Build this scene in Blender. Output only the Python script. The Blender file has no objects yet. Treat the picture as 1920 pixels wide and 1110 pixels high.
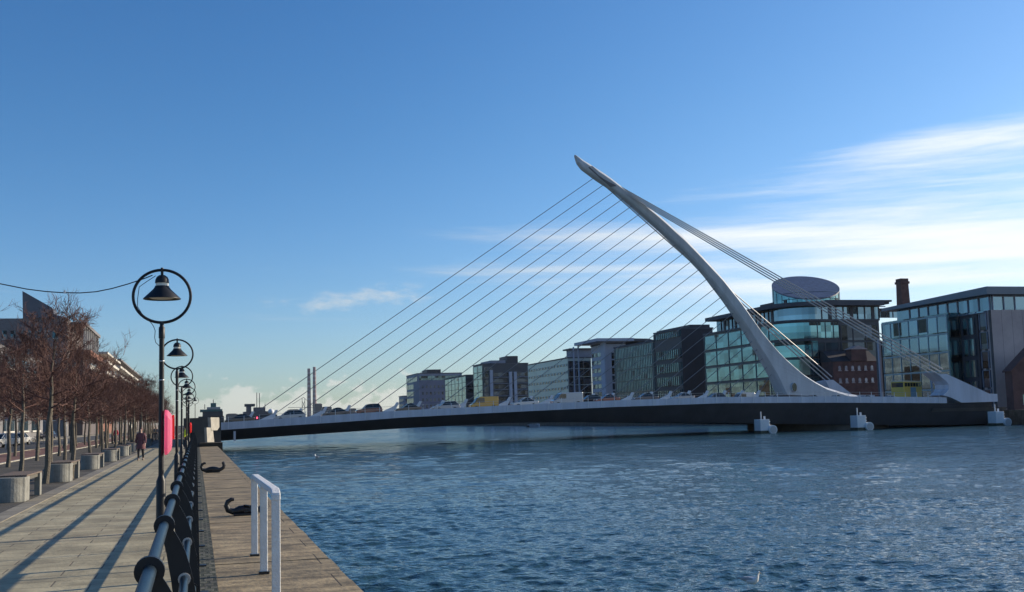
import bpy, math, random
from mathutils import Vector, Matrix
from math import radians as rad, sin, cos, pi, tan

# ------------------------------------------------------------------ camera, world, sun
scene = bpy.context.scene
scene.view_settings.view_transform = 'Standard'
scene.view_settings.look = 'None'
scene.view_settings.gamma = 1.0
scene.view_settings.exposure = 0.40
scene.view_settings.use_curve_mapping = False
YAW, PITCH, ROLL, FP, EYE = rad(15.45), rad(6.02), 0.027, 2150.0, 1.75
_F = Vector((sin(YAW)*cos(PITCH), cos(YAW)*cos(PITCH), sin(PITCH)))
_r0 = Vector((cos(YAW), -sin(YAW), 0)); _u0 = _r0.cross(_F)
_R = _r0*cos(ROLL) - _u0*sin(ROLL); _U = _r0*sin(ROLL) + _u0*cos(ROLL)
CAM = Vector((0, 0, EYE))
cd = bpy.data.cameras.new('camera'); cam = bpy.data.objects.new('camera', cd)
scene.collection.objects.link(cam); scene.camera = cam
m = Matrix.Identity(4)
for i in range(3):
    m[i][0] = _R[i]; m[i][1] = _U[i]; m[i][2] = -_F[i]; m[i][3] = CAM[i]
cam.matrix_world = m
cd.sensor_width = 36; cd.lens = 36*FP/1920; cd.clip_start = 0.1; cd.clip_end = 60000

SUN_AZ, SUN_EL = rad(79), rad(19.8)          # azimuth from +Y towards +X
SD = Vector((sin(SUN_AZ)*cos(SUN_EL), cos(SUN_AZ)*cos(SUN_EL), sin(SUN_EL)))
sl = bpy.data.lights.new('sun', 'SUN'); sun = bpy.data.objects.new('sun', sl)
scene.collection.objects.link(sun)
sl.energy = 4.9; sl.angle = rad(0.5); sl.color = (1.0, 0.86, 0.66)
sun.rotation_euler = SD.to_track_quat('Z', 'Y').to_euler()

world = bpy.data.worlds.new('World'); scene.world = world; world.use_nodes = True
def build_world():
    nt = world.node_tree; N = nt.nodes; L = nt.links
    N.clear()
    out = N.new('ShaderNodeOutputWorld'); bg = N.new('ShaderNodeBackground')
    sky = N.new('ShaderNodeTexSky'); sky.sky_type = 'NISHITA'; sky.sun_disc = False
    sky.sun_elevation = SUN_EL; sky.sun_rotation = SUN_AZ
    sky.altitude = 0; sky.air_density = 1.0; sky.dust_density = 0.35; sky.ozone_density = 2.6
    def M(op, a, b=None, c=None):
        n = N.new('ShaderNodeMath'); n.operation = op
        for i, v in enumerate((a, b, c)):
            if v is None: continue
            if isinstance(v, (int, float)): n.inputs[i].default_value = v
            else: L.new(v, n.inputs[i])
        return n.outputs[0]
    def sstep(v, lo, hi, a=0.0, b=1.0):
        n = N.new('ShaderNodeMapRange'); n.interpolation_type = 'SMOOTHSTEP'
        L.new(v, n.inputs[0]); n.inputs[1].default_value = lo; n.inputs[2].default_value = hi
        n.inputs[3].default_value = a; n.inputs[4].default_value = b
        return n.outputs[0]
    tc = N.new('ShaderNodeTexCoord'); sp = N.new('ShaderNodeSeparateXYZ')
    L.new(tc.outputs['Generated'], sp.inputs[0])
    az = M('MULTIPLY', M('ARCTAN2', sp.outputs[0], sp.outputs[1]), 180/pi)
    el = M('MULTIPLY', M('ARCSINE', sp.outputs[2]), 180/pi)
    def noise(sx, sy, tilt, scale, detail, rough, dist=0.0, off=0.0):
        c = N.new('ShaderNodeCombineXYZ')
        L.new(M('MULTIPLY', az, sx), c.inputs[0])
        L.new(M('MULTIPLY', M('ADD', el, M('MULTIPLY', az, tilt)), sy), c.inputs[1])
        c.inputs[2].default_value = off
        n = N.new('ShaderNodeTexNoise'); n.inputs['Scale'].default_value = scale
        n.inputs['Detail'].default_value = detail; n.inputs['Roughness'].default_value = rough
        n.inputs['Distortion'].default_value = dist
        L.new(c.outputs[0], n.inputs['Vector'])
        return n.outputs[0]
    # cirrus sheet on the right, drawn out sideways
    n1 = noise(0.040, 0.58, 0.0, 1.6, 9, 0.62, 0.35, 3.1)
    n2 = noise(0.12, 1.7, 0.0, 1.5, 8, 0.66, 0.5, 7.7)
    nn = M('ADD', M('MULTIPLY', n1, 0.6), M('MULTIPLY', n2, 0.4))
    bias = M('ADD', sstep(az, 6, 34, -0.15, 0.045), 0.0)
    topl = M('SUBTRACT', el, M('MULTIPLY', M('SUBTRACT', az, 24), 0.11))   # upper limit climbs to the right
    bias = M('ADD', bias, sstep(topl, 10.5, 13.0, 0.0, -0.40))
    bias = M('ADD', bias, sstep(el, 1.5, 5.5, -0.25, 0.0))
    def ridge(el0, slope, width, amp, a0, a1):
        d = M('SUBTRACT', el, M('ADD', el0, M('MULTIPLY', M('SUBTRACT', az, 30), slope)))
        g = M('EXPONENT', M('MULTIPLY', M('POWER', M('ABSOLUTE', M('DIVIDE', d, width)), 2.0), -1.0))
        return M('MULTIPLY', M('MULTIPLY', g, amp), sstep(az, a0, a1))
    bias = M('ADD', bias, ridge(8.3, -0.045, 0.62, 0.30, 2, 30))
    bias = M('ADD', bias, ridge(7.4, -0.05, 0.62, 0.21, 27, 36))
    bias = M('ADD', bias, ridge(6.0, -0.02, 0.32, 0.22, 10, 26))
    bias = M('ADD', bias, ridge(12.0, 0.05, 0.9, 0.19, 27, 37))
    bias = M('ADD', bias, ridge(7.0, -0.02, 0.26, 0.22, 5, 14))
    cirrus = sstep(M('ADD', nn, bias), 0.385, 0.98)
    # small ragged cloud mid left
    n3 = noise(0.5, 1.3, 0.0, 1.0, 7, 0.6, 0.2, 1.3)
    g = M('EXPONENT', M('MULTIPLY', -1.0, M('ADD', M('POWER', M('ABSOLUTE', M('DIVIDE', M('SUBTRACT', az, 7.4), 3.6)), 2.0),
          M('POWER', M('ABSOLUTE', M('DIVIDE', M('SUBTRACT', el, M('ADD', 5.95, M('MULTIPLY', M('SUBTRACT', az, 7), 0.09))), 0.55)), 2.0))))
    small = M('MULTIPLY', M('MULTIPLY', sstep(M('ADD', n3, M('MULTIPLY', g, 0.42)), 0.62, 1.0), 0.55), sstep(g, 0.02, 0.3))
    # low cumulus bank on the horizon
    n4 = noise(1.0, 1.6, 0.0, 0.75, 6, 0.58, 0.0, 9.2)
    lowb = sstep(M('ADD', n4, M('MULTIPLY', el, -0.155)), 0.22, 0.34)
    lowb = M('MULTIPLY', lowb, sstep(az, -3, 2))
    lowb = M('MULTIPLY', M('MULTIPLY', lowb, 0.62), sstep(el, 4.0, 2.5, 0.0, 1.0))
    cloud = M('MINIMUM', M('ADD', M('ADD', cirrus, small), lowb), 1.0)
    # thin high streak
    hs = N.new('ShaderNodeHueSaturation'); hs.inputs['Saturation'].default_value = 1.24; hs.inputs['Value'].default_value = 1.0
    L.new(sky.outputs[0], hs.inputs['Color'])
    tint = N.new('ShaderNodeMix'); tint.data_type = 'RGBA'; tint.blend_type = 'MULTIPLY'; tint.inputs[0].default_value = 1
    L.new(hs.outputs[0], tint.inputs[6]); gr = N.new('ShaderNodeMix'); gr.data_type = 'RGBA'; L.new(sstep(el, 0.0, 16.0), gr.inputs[0])
    gr.inputs[6].default_value = (0.84, 0.99, 1.36, 1); gr.inputs[7].default_value = (0.83, 1.01, 1.24, 1)
    ga = N.new('ShaderNodeMix'); ga.data_type = 'RGBA'; ga.blend_type = 'MULTIPLY'; ga.inputs[0].default_value = 1; L.new(gr.outputs[2], ga.inputs[6])
    gb = N.new('ShaderNodeMix'); gb.data_type = 'RGBA'; L.new(sstep(az, 0, 50), gb.inputs[0]); gb.inputs[6].default_value = (0.93, 0.97, 0.97, 1); gb.inputs[7].default_value = (1.62, 1.32, 1.16, 1)
    L.new(gb.outputs[2], ga.inputs[7]); L.new(ga.outputs[2], tint.inputs[7])
    cc = N.new('ShaderNodeMix'); cc.data_type = 'RGBA'
    L.new(sstep(az, 8, 30), cc.inputs[0])
    cc.inputs[6].default_value = (7.0, 7.0, 6.6, 1); cc.inputs[7].default_value = (9.0, 9.4, 9.6, 1)
    mx = N.new('ShaderNodeMix'); mx.data_type = 'RGBA'
    L.new(cloud, mx.inputs[0]); L.new(tint.outputs[2], mx.inputs[6]); L.new(cc.outputs[2], mx.inputs[7])
    L.new(mx.outputs[2], bg.inputs[0]); bg.inputs[1].default_value = 0.085
    L.new(bg.outputs[0], out.inputs[0])
build_world()

# ------------------------------------------------------------------ helpers
def ray(x, y): return _F + _R*((x-960)/FP) + _U*((555-y)/FP)
def PY(x, y, Y): d = ray(x, y); return CAM + d*(Y/d.y)
def PX(x, y, X): d = ray(x, y); return CAM + d*(X/d.x)
def PZ(x, y, Z=0.0): d = ray(x, y); return CAM + d*((Z-EYE)/d.z)

COL = scene.collection
def tag(o, label=None, cat=None, group=None, kind=None):
    if label: o['label'] = label
    if cat: o['category'] = cat
    if group: o['group'] = group
    if kind: o['kind'] = kind
    return o
def empty(name, loc=(0, 0, 0), rz=0.0, label=None, cat=None, group=None):
    o = bpy.data.objects.new(name, None); COL.objects.link(o)
    o.location = loc; o.rotation_euler = (0, 0, rz); o.empty_display_size = 0.2
    return tag(o, label, cat, group)

class MB:
    def __init__(s): s.v = []; s.f = []; s.mi = []; s.cur = 0
    def face(s, idx): s.f.append(tuple(idx)); s.mi.append(s.cur)
    def poly(s, pts):
        b = len(s.v); s.v += [tuple(p) for p in pts]; s.face(range(b, b+len(pts)))
    def box(s, x0, x1, y0, y1, z0, z1):
        if x0 > x1: x0, x1 = x1, x0
        if y0 > y1: y0, y1 = y1, y0
        b = len(s.v)
        s.v += [(x0,y0,z0),(x1,y0,z0),(x1,y1,z0),(x0,y1,z0),(x0,y0,z1),(x1,y0,z1),(x1,y1,z1),(x0,y1,z1)]
        for q in ((0,3,2,1),(4,5,6,7),(0,1,5,4),(1,2,6,5),(2,3,7,6),(3,0,4,7)): s.face([b+i for i in q])
        return s
    def prism(s, bottom, top):
        """bottom and top: equal lists of 3-D points"""
        n = len(bottom); b = len(s.v); s.v += [tuple(p) for p in bottom] + [tuple(p) for p in top]
        s.face([b+i for i in range(n)][::-1]); s.face([b+n+i for i in range(n)])
        for i in range(n):
            j = (i+1) % n; s.face((b+i, b+j, b+n+j, b+n+i))
        return s
    def extrude_xz(s, pts, y0, y1):
        return s.prism([(x, y0, z) for x, z in pts], [(x, y1, z) for x, z in pts])
    def extrude_yz(s, pts, x0, x1):
        return s.prism([(x0, y, z) for y, z in pts], [(x1, y, z) for y, z in pts])
    def extrude_xy(s, pts, z0, z1):
        return s.prism([(x, y, z0) for x, y in pts], [(x, y, z1) for x, y in pts])
    def tube(s, pts, r, n=8, caps=True):
        pts = [Vector(p) for p in pts]
        rs = r if isinstance(r, (list, tuple)) else [r]*len(pts)
        b = len(s.v); prev = None
        for i, p in enumerate(pts):
            if i == 0: t = pts[1]-pts[0]
            elif i == len(pts)-1: t = pts[-1]-pts[-2]
            else: t = (pts[i+1]-pts[i-1])
            t.normalize()
            if prev is None:
                a = Vector((0, 0, 1)) if abs(t.z) < 0.9 else Vector((1, 0, 0))
                u = t.cross(a).normalized()
            else:
                u = (prev - t*prev.dot(t))
                u = u.normalized() if u.length > 1e-6 else t.orthogonal().normalized()
            prev = u; w = t.cross(u)
            for k in range(n):
                a = 2*pi*k/n; s.v.append(tuple(p + u*(rs[i]*cos(a)) + w*(rs[i]*sin(a))))
        for i in range(len(pts)-1):
            for k in range(n):
                k2 = (k+1) % n
                s.face((b+i*n+k, b+i*n+k2, b+(i+1)*n+k2, b+(i+1)*n+k))
        if caps:
            s.face([b+k for k in range(n)][::-1]); s.face([b+(len(pts)-1)*n+k for k in range(n)])
        return s
    def lathe(s, prof, cx=0, cy=0, cz=0, n=16, caps=True):
        b = len(s.v)
        for r, z in prof:
            for k in range(n):
                a = 2*pi*k/n; s.v.append((cx+r*cos(a), cy+r*sin(a), cz+z))
        for i in range(len(prof)-1):
            for k in range(n):
                k2 = (k+1) % n; s.face((b+i*n+k, b+i*n+k2, b+(i+1)*n+k2, b+(i+1)*n+k))
        if caps:
            s.face([b+k for k in range(n)][::-1]); s.face([b+(len(prof)-1)*n+k for k in range(n)])
        return s
    def loft(s, rings, caps=True):
        n = len(rings[0]); b = len(s.v)
        for r in rings: s.v += [tuple(p) for p in r]
        for i in range(len(rings)-1):
            for k in range(n):
                k2 = (k+1) % n; s.face((b+i*n+k, b+i*n+k2, b+(i+1)*n+k2, b+(i+1)*n+k))
        if caps:
            s.face([b+k for k in range(n)][::-1]); s.face([b+(len(rings)-1)*n+k for k in range(n)])
        return s
    def mesh(s, name, mats, smooth=False):
        me = bpy.data.meshes.new(name); me.from_pydata(s.v, [], s.f)
        if not isinstance(mats, (list, tuple)): mats = [mats]
        for mt in mats: me.materials.append(mt)
        me.polygons.foreach_set('material_index', s.mi)
        if smooth: me.polygons.foreach_set('use_smooth', [True]*len(s.f))
        me.update()
        return me
    def build(s, name, mats, parent=None, smooth=False, bevel=0, loc=None, recalc=True):
        import bmesh
        me = s.mesh(name, mats, smooth)
        if recalc:
            bm = bmesh.new(); bm.from_mesh(me); bmesh.ops.recalc_face_normals(bm, faces=bm.faces[:]); bm.to_mesh(me); bm.free()
        o = bpy.data.objects.new(name, me); COL.objects.link(o)
        if parent: o.parent = parent
        if loc: o.location = loc
        if bevel:
            md = o.modifiers.new('bevel', 'BEVEL'); md.width = bevel; md.segments = 2; md.limit_method = 'ANGLE'
        if smooth and not bevel:
            md = o.modifiers.new('split', 'EDGE_SPLIT'); md.split_angle = rad(40)
        return o

CHILDREN = {}
def kids(o): return [c for c in COL.objects if c.parent == o]
def copy_thing(o, loc=None, rz=None, label=None, scale=None):
    def rec(src, par):
        c = src.copy(); COL.objects.link(c)
        if par is not None: c.parent = par
        for k in kids(src): rec(k, c)
        return c
    c = rec(o, None)
    if loc is not None: c.location = loc
    if rz is not None: c.rotation_euler = (0, 0, rz)
    if label: c['label'] = label
    if scale: c.scale = scale if isinstance(scale, tuple) else (scale,)*3
    return c

# ------------------------------------------------------------------ materials
MATS = {}
def mat(name, col, rough=0.6, metal=0.0, var=0.0, vscale=3.0, bump=0.0, bscale=20.0, spec=0.5, streak=False, coat=0.0):
    if name in MATS: return MATS[name]
    m = bpy.data.materials.new(name); m.use_nodes = True; MATS[name] = m
    nt = m.node_tree; N = nt.nodes; L = nt.links; b = N['Principled BSDF']
    b.inputs['Base Color'].default_value = (*col, 1); b.inputs['Roughness'].default_value = rough
    b.inputs['Metallic'].default_value = metal; b.inputs['Specular IOR Level'].default_value = spec
    b.inputs['Coat Weight'].default_value = coat
    if var or bump:
        tc = N.new('ShaderNodeTexCoord')
        mp = N.new('ShaderNodeMapping'); L.new(tc.outputs['Object'], mp.inputs[0])
        if streak: mp.inputs['Scale'].default_value = (1, 1, 0.12)
    if var:
        n = N.new('ShaderNodeTexNoise'); n.inputs['Scale'].default_value = vscale; n.inputs['Detail'].default_value = 6
        n.inputs['Roughness'].default_value = 0.65
        L.new(mp.outputs[0], n.inputs['Vector'])
        r = N.new('ShaderNodeMapRange'); r.inputs[1].default_value = 0.3; r.inputs[2].default_value = 0.7
        r.inputs[3].default_value = 1-var; r.inputs[4].default_value = 1+var
        L.new(n.outputs[0], r.inputs[0])
        mu = N.new('ShaderNodeVectorMath'); mu.operation = 'SCALE'; mu.inputs[0].default_value = col
        L.new(r.outputs[0], mu.inputs['Scale']); L.new(mu.outputs[0], b.inputs['Base Color'])
    if bump:
        n = N.new('ShaderNodeTexNoise'); n.inputs['Scale'].default_value = bscale; n.inputs['Detail'].default_value = 4
        L.new(mp.outputs[0], n.inputs['Vector'])
        bu = N.new('ShaderNodeBump'); bu.inputs['Strength'].default_value = bump; bu.inputs['Distance'].default_value = 0.05
        L.new(n.outputs[0], bu.inputs['Height']); L.new(bu.outputs[0], b.inputs['Normal'])
    return m

def slab_mat(name, col, bw, bh, mortar, col2=None, mcol=(0.03, 0.03, 0.025), rot=0.0, stain=0.35, sscale=0.8, bump=0.3, offset=0.5, rough=0.8, stretch=(1, 1, 1)):
    m = bpy.data.materials.new(name); m.use_nodes = True
    nt = m.node_tree; N = nt.nodes; L = nt.links; b = N['Principled BSDF']
    tc = N.new('ShaderNodeTexCoord'); mp = N.new('ShaderNodeMapping'); L.new(tc.outputs['Object'], mp.inputs[0])
    mp.inputs['Rotation'].default_value = (0, 0, rot)
    br = N.new('ShaderNodeTexBrick'); L.new(mp.outputs[0], br.inputs['Vector'])
    br.offset = offset; br.offset_frequency = 2; br.inputs['Scale'].default_value = 1
    br.inputs['Brick Width'].default_value = bw; br.inputs['Row Height'].default_value = bh
    br.inputs['Mortar Size'].default_value = mortar; br.inputs['Mortar Smooth'].default_value = 0.25
    col2 = col2 or tuple(c*0.8 for c in col)
    br.inputs['Color1'].default_value = (*col, 1); br.inputs['Color2'].default_value = (*col2, 1)
    br.inputs['Mortar'].default_value = (*mcol, 1)
    mp2 = N.new('ShaderNodeMapping'); L.new(tc.outputs['Object'], mp2.inputs[0]); mp2.inputs['Scale'].default_value = stretch
    n = N.new('ShaderNodeTexNoise'); n.inputs['Scale'].default_value = sscale; n.inputs['Detail'].default_value = 9
    n.inputs['Roughness'].default_value = 0.7; L.new(mp2.outputs[0], n.inputs['Vector'])
    r = N.new('ShaderNodeMapRange'); r.inputs[1].default_value = 0.38; r.inputs[2].default_value = 0.62
    r.inputs[3].default_value = 1-stain; r.inputs[4].default_value = 1+stain*0.5; L.new(n.outputs[0], r.inputs[0])
    mu = N.new('ShaderNodeVectorMath'); mu.operation = 'SCALE'; L.new(br.outputs[0], mu.inputs[0]); L.new(r.outputs[0], mu.inputs['Scale'])
    L.new(mu.outputs[0], b.inputs['Base Color']); b.inputs['Roughness'].default_value = rough
    n2 = N.new('ShaderNodeTexNoise'); n2.inputs['Scale'].default_value = 14; n2.inputs['Detail'].default_value = 6; L.new(tc.outputs['Object'], n2.inputs['Vector'])
    ad = N.new('ShaderNodeMath'); ad.operation = 'MULTIPLY_ADD'; L.new(br.outputs['Fac'], ad.inputs[0]); ad.inputs[1].default_value = -0.8; L.new(n2.outputs[0], ad.inputs[2])
    bu = N.new('ShaderNodeBump'); bu.inputs['Strength'].default_value = bump; bu.inputs['Distance'].default_value = 0.02
    L.new(ad.outputs[0], bu.inputs['Height']); L.new(bu.outputs[0], b.inputs['Normal'])
    return m

def glass_mat(name, col, cell=(2.0, 1.2), var=0.35, metal=0.75, rough=0.06, dark=(0.01, 0.015, 0.02), darkfrac=0.12):
    """coated facade glass: tint varies from pane to pane"""
    m = bpy.data.materials.new(name); m.use_nodes = True
    nt = m.node_tree; N = nt.nodes; L = nt.links; b = N['Principled BSDF']
    tc = N.new('ShaderNodeTexCoord'); sp = N.new('ShaderNodeSeparateXYZ'); L.new(tc.outputs['Object'], sp.inputs[0])
    def M(op, a, c=None):
        n = N.new('ShaderNodeMath'); n.operation = op
        for i, v in enumerate((a, c)):
            if v is None: continue
            if isinstance(v, (int, float)): n.inputs[i].default_value = v
            else: L.new(v, n.inputs[i])
        return n.outputs[0]
    u = M('FLOOR', M('DIVIDE', M('ADD', sp.outputs[0], sp.outputs[1]), cell[0])); v = M('FLOOR', M('DIVIDE', sp.outputs[2], cell[1]))
    cb = N.new('ShaderNodeCombineXYZ'); L.new(u, cb.inputs[0]); L.new(v, cb.inputs[1])
    wn = N.new('ShaderNodeTexWhiteNoise'); wn.noise_dimensions = '2D'; L.new(cb.outputs[0], wn.inputs['Vector'])
    r = N.new('ShaderNodeMapRange'); r.inputs[3].default_value = 1-var; r.inputs[4].default_value = 1+var*0.5; L.new(wn.outputs[0], r.inputs[0])
    mu = N.new('ShaderNodeVectorMath'); mu.operation = 'SCALE'; mu.inputs[0].default_value = col; L.new(r.outputs[0], mu.inputs['Scale'])
    mx = N.new('ShaderNodeMix'); mx.data_type = 'RGBA'; L.new(M('LESS_THAN', wn.outputs[0], darkfrac), mx.inputs[0])
    L.new(mu.outputs[0], mx.inputs[6]); mx.inputs[7].default_value = (*dark, 1)
    L.new(mx.outputs[2], b.inputs['Base Color']); b.inputs['Metallic'].default_value = metal; b.inputs['Roughness'].default_value = rough
    n = N.new('ShaderNodeTexNoise'); n.inputs['Scale'].default_value = 0.35; L.new(tc.outputs['Object'], n.inputs['Vector'])
    bu = N.new('ShaderNodeBump'); bu.inputs['Strength'].default_value = 0.25; bu.inputs['Distance'].default_value = 0.05
    L.new(n.outputs[0], bu.inputs['Height']); L.new(bu.outputs[0], b.inputs['Normal'])
    return m

def water_mat():
    m = bpy.data.materials.new('river_water'); m.use_nodes = True
    nt = m.node_tree; N = nt.nodes; L = nt.links; b = N['Principled BSDF']
    b.inputs['Base Color'].default_value = (0.026, 0.066, 0.078, 1); b.inputs['Roughness'].default_value = 0.06; b.inputs['IOR'].default_value = 1.33
    tc = N.new('ShaderNodeTexCoord')
    def noise(sc, det, ang, sx, sy, rough=0.55, dist=0.0):
        mp = N.new('ShaderNodeMapping'); L.new(tc.outputs['Object'], mp.inputs[0])
        mp.inputs['Rotation'].default_value = (0, 0, rad(ang)); mp.inputs['Scale'].default_value = (sx, sy, 1)
        n = N.new('ShaderNodeTexNoise'); n.inputs['Scale'].default_value = sc; n.inputs['Detail'].default_value = det
        n.inputs['Roughness'].default_value = rough; n.inputs['Distortion'].default_value = dist
        L.new(mp.outputs[0], n.inputs['Vector']); return n.outputs[0]
    a = noise(1.6, 4, 10, 0.6, 1.0, 0.55, 0.4); c = noise(7.0, 3, -20, 0.7, 1.0, 0.5, 0.3); d = noise(0.035, 3, 10, 0.5, 1.0)
    def M(op, x, y, z=None):
        n = N.new('ShaderNodeMath'); n.operation = op
        for i, v in enumerate((x, y, z)):
            if v is None: continue
            if isinstance(v, (int, float)): n.inputs[i].default_value = v
            else: L.new(v, n.inputs[i])
        return n.outputs[0]
    ln = N.new('ShaderNodeVectorMath'); ln.operation = 'LENGTH'; L.new(tc.outputs['Object'], ln.inputs[0])
    def mr(lo, hi, a_, b_):
        n = N.new('ShaderNodeMapRange'); n.interpolation_type = 'SMOOTHSTEP'; L.new(ln.outputs['Value'], n.inputs[0])
        n.inputs[1].default_value = lo; n.inputs[2].default_value = hi; n.inputs[3].default_value = a_; n.inputs[4].default_value = b_; return n.outputs[0]
    L.new(mr(30, 220, 0.05, 0.13), b.inputs['Roughness'])
    far = mr(25, 160, 0.25, 3.2)
    e = noise(0.45, 3, 5, 0.35, 1.0, 0.6, 0.3)
    h = M('ADD', M('MULTIPLY', M('ADD', M('MULTIPLY', a, 1.0), M('MULTIPLY', e, 1.2)), far), M('MULTIPLY', c, 0.30))
    g = N.new('ShaderNodeMapRange'); g.inputs[1].default_value = 0.35; g.inputs[2].default_value = 0.65; g.inputs[3].default_value = 0.55; g.inputs[4].default_value = 1.0
    L.new(d, g.inputs[0])
    bu = N.new('ShaderNodeBump'); L.new(g.outputs[0], bu.inputs['Strength']); bu.inputs['Distance'].default_value = 0.22
    L.new(h, bu.inputs['Height']); L.new(bu.outputs[0], b.inputs['Normal'])
    return m

M_path = slab_mat('path_slabs', (0.39, 0.345, 0.225), 1.15, 0.5, 0.012, col2=(0.325, 0.285, 0.185), mcol=(0.15, 0.125, 0.085), stain=0.35, sscale=1.0, offset=0.37, bump=0.45)
M_kerb = slab_mat('kerb_stone', (0.26, 0.235, 0.185), 5, 0.9, 0.012, stain=0.3)
M_plaza = slab_mat('plaza_setts', (0.10, 0.088, 0.066), 0.2, 0.1, 0.012, mcol=(0.03, 0.03, 0.03), stain=0.55, sscale=0.5)
M_quay = slab_mat('quay_stone', (0.31, 0.24, 0.14), 3.0, 1.05, 0.009, col2=(0.24, 0.19, 0.115), mcol=(0.035, 0.028, 0.02), stain=0.62, sscale=1.7, bump=0.8, stretch=(0.8, 1.5, 1))
M_setts = slab_mat('mossy_setts', (0.11, 0.105, 0.08), 0.13, 0.22, 0.02, col2=(0.07, 0.075, 0.05), mcol=(0.025, 0.03, 0.015), stain=0.6, sscale=3, bump=0.9)
M_wallst = slab_mat('quay_wall_stone', (0.10, 0.09, 0.07), 1.2, 0.5, 0.02, stain=0.5)
M_red = mat('red_lane', (0.16, 0.075, 0.06), 0.9, var=0.25, vscale=0.6)
M_asph = mat('asphalt', (0.055, 0.056, 0.06), 0.85, var=0.25, vscale=0.5)
M_white = mat('white_paint', (0.62, 0.64, 0.66), 0.45, var=0.08, vscale=0.5)
M_pylon = mat('pylon_paint', (0.47, 0.49, 0.505), 0.42, var=0.16, vscale=0.8, streak=True)
M_fascia = mat('fascia_paint', (0.47, 0.50, 0.57), 0.5, var=0.18, vscale=0.9, streak=True)
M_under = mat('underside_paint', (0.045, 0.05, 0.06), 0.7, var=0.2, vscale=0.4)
M_cable = mat('cable_steel', (0.16, 0.17, 0.18), 0.5)
M_stay = mat('sunlit_steel', (0.42, 0.41, 0.40), 0.45)  # paler than the forestay steel: sunlit look put into the colour
M_conc = mat('concrete', (0.36, 0.34, 0.29), 0.85, var=0.25, vscale=2.0, bump=0.2)
M_bench = mat('bench_concrete', (0.20, 0.20, 0.18), 0.85, var=0.3, vscale=3.0, bump=0.2)
M_concd = mat('dark_concrete', (0.085, 0.08, 0.07), 0.9, var=0.35, vscale=0.6)
M_black = mat('black_paint', (0.012, 0.014, 0.018), 0.45, spec=0.35)
M_rail = mat('rail_paint', (0.012, 0.022, 0.032), 0.36, var=0.6, vscale=14, spec=0.22)
M_steel = mat('worn_steel', (0.45, 0.46, 0.47), 0.4, metal=0.5)
M_lampglass = mat('lamp_glass', (0.75, 0.72, 0.62), 0.3)
M_lampin = mat('lamp_reflector', (0.6, 0.58, 0.5), 0.35)
M_fpaint = mat('chipped_white_paint', (0.72, 0.72, 0.70), 0.5, var=0.12, vscale=9, bump=0.25, bscale=45)
M_iron = mat('cast_iron', (0.018, 0.017, 0.017), 0.38, bump=0.35, bscale=30)
M_bark = mat('bark', (0.115, 0.10, 0.078), 0.9, var=0.4, vscale=6, bump=0.6, bscale=25)
M_twig = mat('twig', (0.095, 0.045, 0.037), 0.85, var=0.55, vscale=0.9)
M_wood = mat('bench_wood', (0.12, 0.09, 0.07), 0.7, var=0.3, vscale=8)
M_tyre = mat('tyre', (0.02, 0.02, 0.02), 0.8)
M_rim = mat('rim', (0.45, 0.46, 0.48), 0.3, metal=0.8)
M_cglass = mat('car_glass', (0.02, 0.03, 0.035), 0.05, metal=0.3, spec=0.8)
M_skin = mat('skin', (0.50, 0.33, 0.26), 0.6)

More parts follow.
